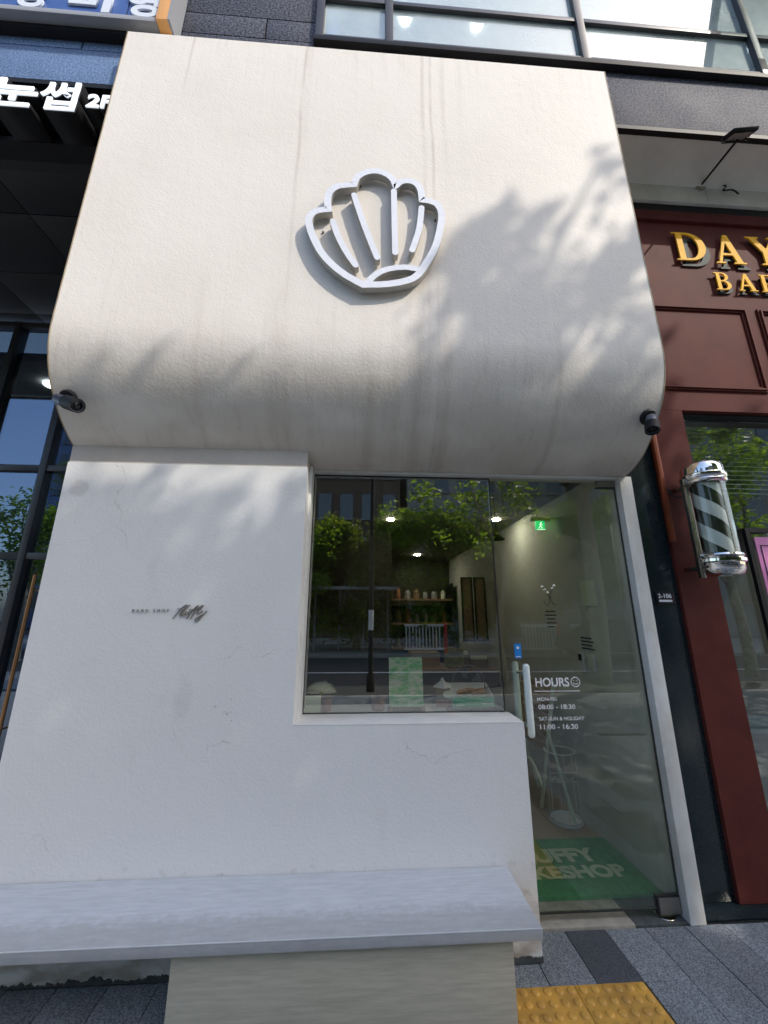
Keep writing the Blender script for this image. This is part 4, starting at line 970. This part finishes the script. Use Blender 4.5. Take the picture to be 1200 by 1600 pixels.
put('flower_centre', lathe([(0, 0), (.012, 0), (.010, .01), (0, .012)], 12, c=(-.215, .275, 1.05)), 'orangecard', fp)
tr = thing('twig_basket', 'bare twigs standing in a small brown woven pot on the window sill', 'basket', (.10, .29, SZ0))
put('pot', lathe([(0, 0), (.034, 0), (.044, .07), (.038, .07), (.03, .01), (0, .01)], 16, c=(.11, .29, SZ0 + .006)), 'terracotta', tr, 40)
for k in range(12):
    a = 2 * PI * k / 12; sp_ = random.uniform(.03, .09)
    p0 = Vector((.11, .29, 1.0)); p3 = p0 + Vector((sp_ * math.cos(a), sp_ * .4 * math.sin(a), random.uniform(.13, .22)))
    p1 = p0.lerp(p3, .5) + Vector((random.uniform(-.02, .02), 0, .01)); path = catmull([p0, p1, p3], 4)
    bm = tube(path, [.003 - .0018 * i / (len(path) - 1) for i in range(len(path))], 5)
    for q in range(3):
        s = path[random.randrange(3, len(path))]; tube([s, s + Vector((random.uniform(-.05, .05), random.uniform(-.02, .02), random.uniform(.01, .05)))], [.0015, .0008], 4, bm)
    put('twig', bm, 'twig', tr)
tb = thing('tile_coaster', 'small blue and white checked tile in front of the twig pot', 'tile', (.07, .25, SZ0))
put('tile', bx(.02, .16, .238, .30, SZ0, SZ0 + .006), 'white', tb)
for k in range(6): put('check', bx(.026 + .022 * k, .037 + .022 * k, .2375, .2379, SZ0 + .0008, SZ0 + .0052), 'blue', tb)
mb = thing('menu_board', 'green glossy menu card on a small wooden easel in the window', 'menu board', (.27, .28, SZ0))
bm = bx(-.098, .098, -.003, .003, 0, .262); bm.transform(Matrix.Translation((.269, .262, SZ0 + .026)) @ Matrix.Rotation(math.radians(-7), 4, 'X'))
put('card', bm, 'boardgreen', mb, 0)
me = text_mesh('MENU', 1, .0004, .02); v = np.zeros(len(me.vertices) * 3); me.vertices.foreach_get('co', v); v = v.reshape(-1, 3)
me.transform(Matrix.Translation((.195, .249, 1.155)) @ Matrix.Rotation(math.radians(-7), 4, 'X') @ FRONT @ Matrix.Diagonal((.07 / v[:, 0].max(), .020 / v[:, 1].max(), 1, 1)))
me.transform(Matrix.Translation(-bpy_parent_fix[mb.name])); link('title', me, 'cream', mb, 0)
put('easel_rest', bx(.165, .375, .246, .292, SZ0, SZ0 + .024), 'kraft', mb)
for x in (.170, .352): put('easel_foot', bx(x, x + .018, .236, .2455, SZ0, SZ0 + .034), 'wood', mb)
lh = thing('lantern_house', 'small brown house lantern with snowy roof and oval plate on the sill', 'ornament', (.50, .33, SZ0))
put('base', lathe([(0, 0), (.055, 0), (.058, .008), (.045, .015), (0, .015)], 20, c=(.485, .33, SZ0)), 'white', lh, 40)
put('house', bx(.455, .53, .30, .36, SZ0 + .015, SZ0 + .115), 'kraft', lh)
put('fence_row', bx(.445, .54, .285, .295, SZ0 + .014, SZ0 + .055), 'terracotta', lh)
bm = lathe([(.058, 0), (.045, .012), (.012, .035), (.006, .05), (0, .052)], 4, c=(.4925, .33, SZ0 + .116)); put('roof', bm, 'white', lh)
bm = lathe([(0, 0), (.032, 0), (.032, .003), (0, .003)], 20, mat4=along((.515, .282, SZ0 + .085), (0, -1, 0)) @ Matrix.Diagonal((1, .6, 1, 1))); put('oval_plate', bm, 'cream', lh)
gb = thing('green_box', 'open green and white cardboard tray box holding pastries on the sill', 'box', (.66, .33, SZ0))
put('stand', bx(.50, .79, .25, .43, SZ0, SZ0 + .022, bev=.005), 'black', gb)
bz = SZ0 + .0225
put('front_panel', bx(.535, .775, .252, .256, bz, bz + .052), 'green', gb)
put('back_panel', bx(.535, .765, .40, .404, bz, bz + .105), 'white', gb)
put('side_panel', prism([(.256, bz), (.40, bz), (.40, bz + .105), (.256, bz + .052)], 'x', .771, .775), 'white', gb)
put('side_panel', prism([(.256, bz), (.40, bz), (.40, bz + .105), (.256, bz + .052)], 'x', .535, .539), 'white', gb)
put('floor_panel', bx(.539, .771, .256, .40, bz, bz + .004), 'white', gb)
put('printed_band', bx(.55, .60, .2505, .2518, bz + .008, bz + .014), 'vinyl', gb); put('printed_band', bx(.70, .765, .2505, .2518, bz + .014, bz + .022), 'vinyl', gb)
for k, (x, y, s) in enumerate(((.61, .32, .9), (.66, .34, 1.2), (.70, .31, 1.0), (.735, .35, .8))):
    pa = thing('pastry', ['golden crescent pastry at the left of the green box', 'largest golden pastry in the middle of the green box', 'golden pastry at the front of the green box', 'small dark pastry at the right of the green box'][k], 'pastry', (x, y, bz + .005))
    pth = [Vector((x + .035 * s * math.cos(a), y + .02 * s * math.sin(a), bz + .055 + .01 * math.sin(a))) for a in np.linspace(.2, PI - .2, 9)]
    put('crust', tube(pth, [.006 + .012 * s * math.sin(PI * (i + .5) / 9) for i in range(9)], 10), 'pastry', pa, 60)
    put('paper_lining', lathe([(0, 0), (.02 * s, 0), (.024 * s, .042), (.0, .044)], 10, c=(x, y, bz + .0042)), 'cream', pa)

# ------------------------------------------------------------------ across the street
def leaf_mesh(name, clumps, n_per, size, mname, seedn=0):
    r = np.random.default_rng(seedn); P = []
    for (cx, cy, cz, rr, dens) in clumps:
        n = int(n_per * dens * (rr / .5) ** 2)
        d = r.normal(size=(n, 3)); d /= np.linalg.norm(d, axis=1)[:, None]
        rad = rr * (r.random(n) ** .45)[:, None]
        # ragged outline: modulate radius by a few lobes
        lob = 1 + .28 * np.sin(d[:, :1] * 5 + cx * 3) * np.sin(d[:, 2:3] * 6 + cz * 2) + .15 * r.normal(size=(n, 1)) * .6
        P.append(np.array([cx, cy, cz]) + d * rad * lob)
    P = np.concatenate(P); n = len(P)
    u = r.normal(size=(n, 3)); u[:, 2] *= .6; u /= np.linalg.norm(u, axis=1)[:, None]
    v = r.normal(size=(n, 3)); v -= u * (u * v).sum(1)[:, None]; v /= np.linalg.norm(v, axis=1)[:, None]
    wn3 = np.cross(u, v)
    s = size * (.65 + .7 * r.random(n))[:, None]
    co = np.stack([P - u * s, P + v * s * .48 + wn3 * s * .12, P + u * s, P - v * s * .48 + wn3 * s * .12], 1).reshape(-1, 3)
    me = bpy.data.meshes.new(name); me.vertices.add(4 * n); me.vertices.foreach_set('co', co.ravel())
    idx = np.arange(4 * n).reshape(-1, 4); tri = np.concatenate([idx[:, [0, 1, 2]], idx[:, [0, 2, 3]]], 1).reshape(-1)
    me.loops.add(len(tri)); me.loops.foreach_set('vertex_index', tri); me.polygons.add(2 * n)
    me.polygons.foreach_set('loop_start', np.arange(0, 6 * n, 3)); me.polygons.foreach_set('loop_total', np.full(2 * n, 3)); me.update(); me.validate()
    return me
def limb(bm, a, b, r0, r1, wob=.25):
    a, b = Vector(a), Vector(b); m1 = a.lerp(b, .35) + Vector((random.uniform(-wob, wob), random.uniform(-wob, wob), 0)); m2 = a.lerp(b, .7) + Vector((random.uniform(-wob, wob), random.uniform(-wob, wob), .1))
    pth = catmull([a, m1, m2, b], 4); n = len(pth); tube(pth, [r0 + (r1 - r0) * i / (n - 1) for i in range(n)], 8, bm)
def tree(label, base, h_trunk, clumps, n_per=260, size=.075, mname='leaf', r0=.17, group='street trees', seedn=1):
    t = thing('street_tree', label, 'tree', base, group)
    b = Vector(base); top = b + Vector((random.uniform(-.3, .3), random.uniform(-.2, .2), h_trunk)); bm = bmesh.new()
    limb(bm, b, top, r0, r0 * .7, .1); put('trunk', bm, 'bark', t, 60)
    bm = bmesh.new()
    for c in clumps[::2]: limb(bm, top - Vector((0, 0, random.uniform(0, h_trunk * .25))), c[:3], r0 * .38, .015)
    put('limbs', bm, 'bark', t, 60)
    me = leaf_mesh('crown', clumps, n_per, size, mname, seedn); me.transform(Matrix.Translation(-b)); o = link('crown', me, mname, t, 0)
    return t
# the tall tree whose shadow falls over the right of the box and on the lower wall
def cast(x, z, r, dens=1., yy=-5.6):
    t = (-yy - .31) / -SUN.y if False else (-.31 - yy) / (-SUN.y)
    return (x + SUN.x * t, yy, z + SUN.z * t, r, dens)
sh_cl = [(.62, 3.62, .20), (.82, 3.85, .13), (1.00, 3.80, .17), (.56, 3.30, .24), (.88, 3.42, .26), (.62, 2.95, .24), (1.18, 3.30, .24), (.98, 2.98, .26), (1.40, 2.95, .22), (1.52, 3.42, .20), (1.68, 3.75, .17), (1.62, 4.12, .13), (1.55, 4.42, .11), (1.74, 3.15, .2), (1.3, 2.66, .2)]
clm = [cast(x, z, r, .62, -5.6 + random.uniform(-.5, .5)) for x, z, r in sh_cl]
clm += [cast(x, z, r, .8, -5.2 + random.uniform(-.4, .4)) for x, z, r in ((2.55, 4.05, .20), (2.50, 3.60, .24), (2.45, 3.2, .28), (2.4, 2.7, .3), (3.15, 3.35, .2), (3.2, 2.9, .25))]
for x in np.arange(-1.9, 3.2, .42):
    for z in np.arange(-.9, 2.75, .42):
        if z > 2.6: continue
        if random.random() < .05 and 0 < z < 1.5: continue
        clm.append(cast(x + random.uniform(-.12, .12), z - .2 + random.uniform(-.12, .12), .30, 1.15, -5.4 + random.uniform(-.8, .8)))
tree('tallest street tree at the kerb opposite the bakery window', (5.3, -6.2, -.02), 6.0, clm, 330, .085, 'leaf', .20, seedn=3)
# low leafy branches hanging nearer the shop, mirrored in the door glass
cl2 = [(2.3, -6.6, 3.9, .40, 1.1), (2.9, -6.8, 4.3, .5, 1.1), (3.4, -6.6, 3.7, .4, 1.), (1.6, -6.9, 4.5, .45, .9), (2.6, -6.4, 4.9, .4, .9), (3.1, -7, 3.2, .35, .8), (4.0, -6.7, 4.3, .5, 1.), (4.6, -7, 3.7, .45, 1), (3.8, -6.9, 5.0, .5, .9), (2.0, -6.9, 3.4, .3, .7)]
tree('younger street tree with low pale branches nearer the shop', (3.4, -7.0, -.02), 3.2, cl2, 150, .085, 'leaf', .10, seedn=5)
far_spots = [(-7.5, -14.5, 7.6, 2.2), (-3.2, -14.2, 5.4, 2.0), (-.2, -14.8, 5.6, 2.0), (3.0, -14.2, 6.2, 2.1), (6.2, -14.6, 6.0, 2.1), (9.8, -14.4, 6.6, 2.2), (-12.5, -14.5, 9.5, 2.6), (14, -14.8, 7.5, 2.3)]
lbs = ['far street tree behind the bus shelter at the left', 'far street tree mirrored in the left half of the window', 'far street tree mirrored behind the lamp post', 'far street tree mirrored near the door joint', 'far street tree mirrored in the door', 'far street tree opposite the barbershop', 'big far street tree opposite the dark glass wall', 'rightmost far street tree beyond the barbershop']
for k, (x, y, hh, rr) in enumerate(far_spots):
    cs = []
    for q in range(52):
        a = random.uniform(0, 2 * PI); e = random.uniform(-.85 if abs(x) < 8 else -.45, 1); d = random.uniform(.3, 1) * rr
        cs.append((x + d * math.cos(a) * 1.05, y + d * math.sin(a) * .8, hh * .52 + e * hh * .38, random.uniform(.5, .85), 1.))
    tree(lbs[k], (x, y, -.02), hh * .4, cs, 190, .105, 'leaf' if k % 2 else 'leafdark', .16, seedn=20 + k)
cs = [(-10.8 + random.uniform(-1.6, 1.2), -7.6 + random.uniform(-.7, .7), random.uniform(2.3, 5.2), random.uniform(.4, .7), 1.) for q in range(22)]
tree('street tree at the near kerb opposite the dark glass wall', (-10.8, -7.6, -.02), 2.4, cs, 120, .085, 'leaf', .12, seedn=55)
cs = [(9.4 + random.uniform(-2.2, 1.8), -6.6 + random.uniform(-.7, .7), random.uniform(2.8, 6.6), random.uniform(.45, .75), 1.) for q in range(30)]
tree('street tree at the near kerb beyond the barbershop', (9.6, -6.8, -.02), 2.8, cs, 120, .085, 'leaf', .13, seedn=57)
hd = thing('hedge', 'clipped dark hedge along the far pavement', 'hedge', (0, -17, 0))
me = leaf_mesh('foliage', [(x, -17 + random.uniform(-.3, .3), random.uniform(.3, .9), .6, .9) for x in np.arange(-14, 16, .55)], 110, .08, 'leafdark', 77); me.transform(Matrix.Translation((0, 17, 0))); link('foliage', me, 'leafdark', hd, 0)
def building(label, x0, x1, y, d, h, m, rows, cols, sill=1.2, name='building'):
    t = thing(name, label, 'building', ((x0 + x1) / 2, y, 0)); put('wall', bx(x0, x1, y - d, y, 0, h), m, t); put('roof', bx(x0 - .2, x1 + .2, y - d - .2, y + .2, h + .002, h + .35), m, t)
    wv = (x1 - x0) / cols; hv = (h - sill) / rows
    for r in range(rows):
        for c in range(cols):
            a = x0 + wv * (c + .2); b = x0 + wv * (c + .8); z0 = sill + hv * (r + .2); z1 = sill + hv * (r + .8)
            f = put('window', bx(a, b, y + .002, y + .06, z0, z1), 'farglass', t); link('sill', bx(a - .1 - (x0 + x1) / 2, b + .1 - (x0 + x1) / 2, .062, .16, z0 - .1, z0), 'farwall', f)
building('brown brick building across the street with plain windows', -6, 2.5, -22, 10, 12.5, 'brick', 4, 6)
building('grey rendered building across the street right of the brick one', 3.0, 14, -22, 10, 14.0, 'farwall', 5, 7)
building('low grey building across the street at the far left', -19, -12, -24, 10, 8, 'farwall', 2, 5)
building('blue glass tower beyond the street to the left', -34, -24, -34, 10, 24, 'bluetower', 8, 6)
building('pale building far across the street at the right', 15, 36, -22, 10, 21, 'farwall', 4, 9)
# lamp post opposite the window
lp = thing('lamp_post', 'slim dark lamp post with pale band at the kerb opposite the window', 'lamp post', (.25, -5.75, 0))
put('shaft', lathe([(0, 0), (.085, 0), (.085, .3), (.05, .35), (.04, 4.6), (0, 4.6)], 16, c=(.22, -5.75, -.02)), 'black', lp, 40)
put('paper_band', lathe([(.053, 1.15), (.053, 1.55)], 16, c=(.22, -5.75, 0)), 'vinyl', lp, 60)
put('lamp_head', bx(.02, .42, -5.85, -5.65, 4.58, 4.66, bev=.02), 'black', lp)
# bus shelter across the road
bsn = thing('bus_shelter', 'glass bus shelter with white ribbed roof across the road', 'bus shelter', (-.4, -13.6, 0))
for x in (-1.9, -.9, .1, 1.1): put('post', bx(x, x + .06, -14.0, -13.94, 0, 2.4), 'grey', bsn)
for k in range(10): put('roof_slat', bx(-2.1 + k * .36, -1.86 + k * .36, -14.4, -13.1, 2.42, 2.47), 'white', bsn)
put('roof_frame', bx(-2.15, 1.5, -13.1, -13.04, 2.38, 2.5), 'grey', bsn); put('rear_pane', bx(-1.84, 1.1, -13.99, -13.98, .3, 2.2), 'clear', bsn, 0)
# white railing with red posts across the road
fn = thing('street_railing', 'white street railing with red uprights across the road', 'railing', (2, -12.9, 0))
for x, wd in ((1.7, 1.6), (6.3, 1.5), (8.3, 1.4)):
    put('red_post', bx(x + wd - .05, x + wd + .05, -12.95, -12.85, -.02, 1.15), 'redpaint', fn)
    put('rail', bx(x, x + wd - .051, -12.92, -12.88, .98, 1.06), 'white', fn); put('rail', bx(x, x + wd - .051, -12.92, -12.88, .12, .18), 'white', fn)
    for q in range(11): put('baluster', bx(x + .05 + q * .13, x + .09 + q * .13, -12.91, -12.89, .181, .979), 'white', fn)
# parked cars
def car(label, x, y):
    t = thing('parked_car', label, 'car', (x, y, -.13), 'cars parked across the road')
    z = -.13; sp_ = [(-2.1, .35), (-2.12, .62), (-2.0, .82), (-1.35, .93), (-.75, 1.38), (.6, 1.42), (1.25, 1.02), (2.0, .88), (2.15, .66), (2.1, .33)]
    bm = prism([(x + a, z + b) for a, b in sp_], 'y', y - .85, y + .85); bmesh.ops.bevel(bm, geom=bm.edges[:], offset=.06, segments=2, affect='EDGES'); put('body', bm, 'carpaint', t, 50)
    for s in (-.855, .853): put('side_window', prism([(x - 1.2, z + .95), (x - .72, z + 1.30), (x + .52, z + 1.34), (x + 1.05, z + 1.0)], 'y', y + s, y + s + .004), 'farglass', t)
    for wx in (-1.35, 1.3):
        for s in (-1, 1):
            wh = put('wheel', lathe([(0, 0), (.30, 0), (.32, .03), (.32, .19), (.30, .22), (0, .22)], 24, mat4=along((x + wx, y + s * .66, z + .32), (0, s, 0))), 'tyre', t, 40)
    for s in (-.55, .55): put('headlight', bx(x + 2.10, x + 2.17, y + s - .15, y + s + .15, z + .62, z + .74, bev=.01), 'vinyl', t)
car('dark car parked across the road beyond the barbershop', 9.5, -11.6); car('dark car parked across the road left of the shelter', -6.2, -11.6)
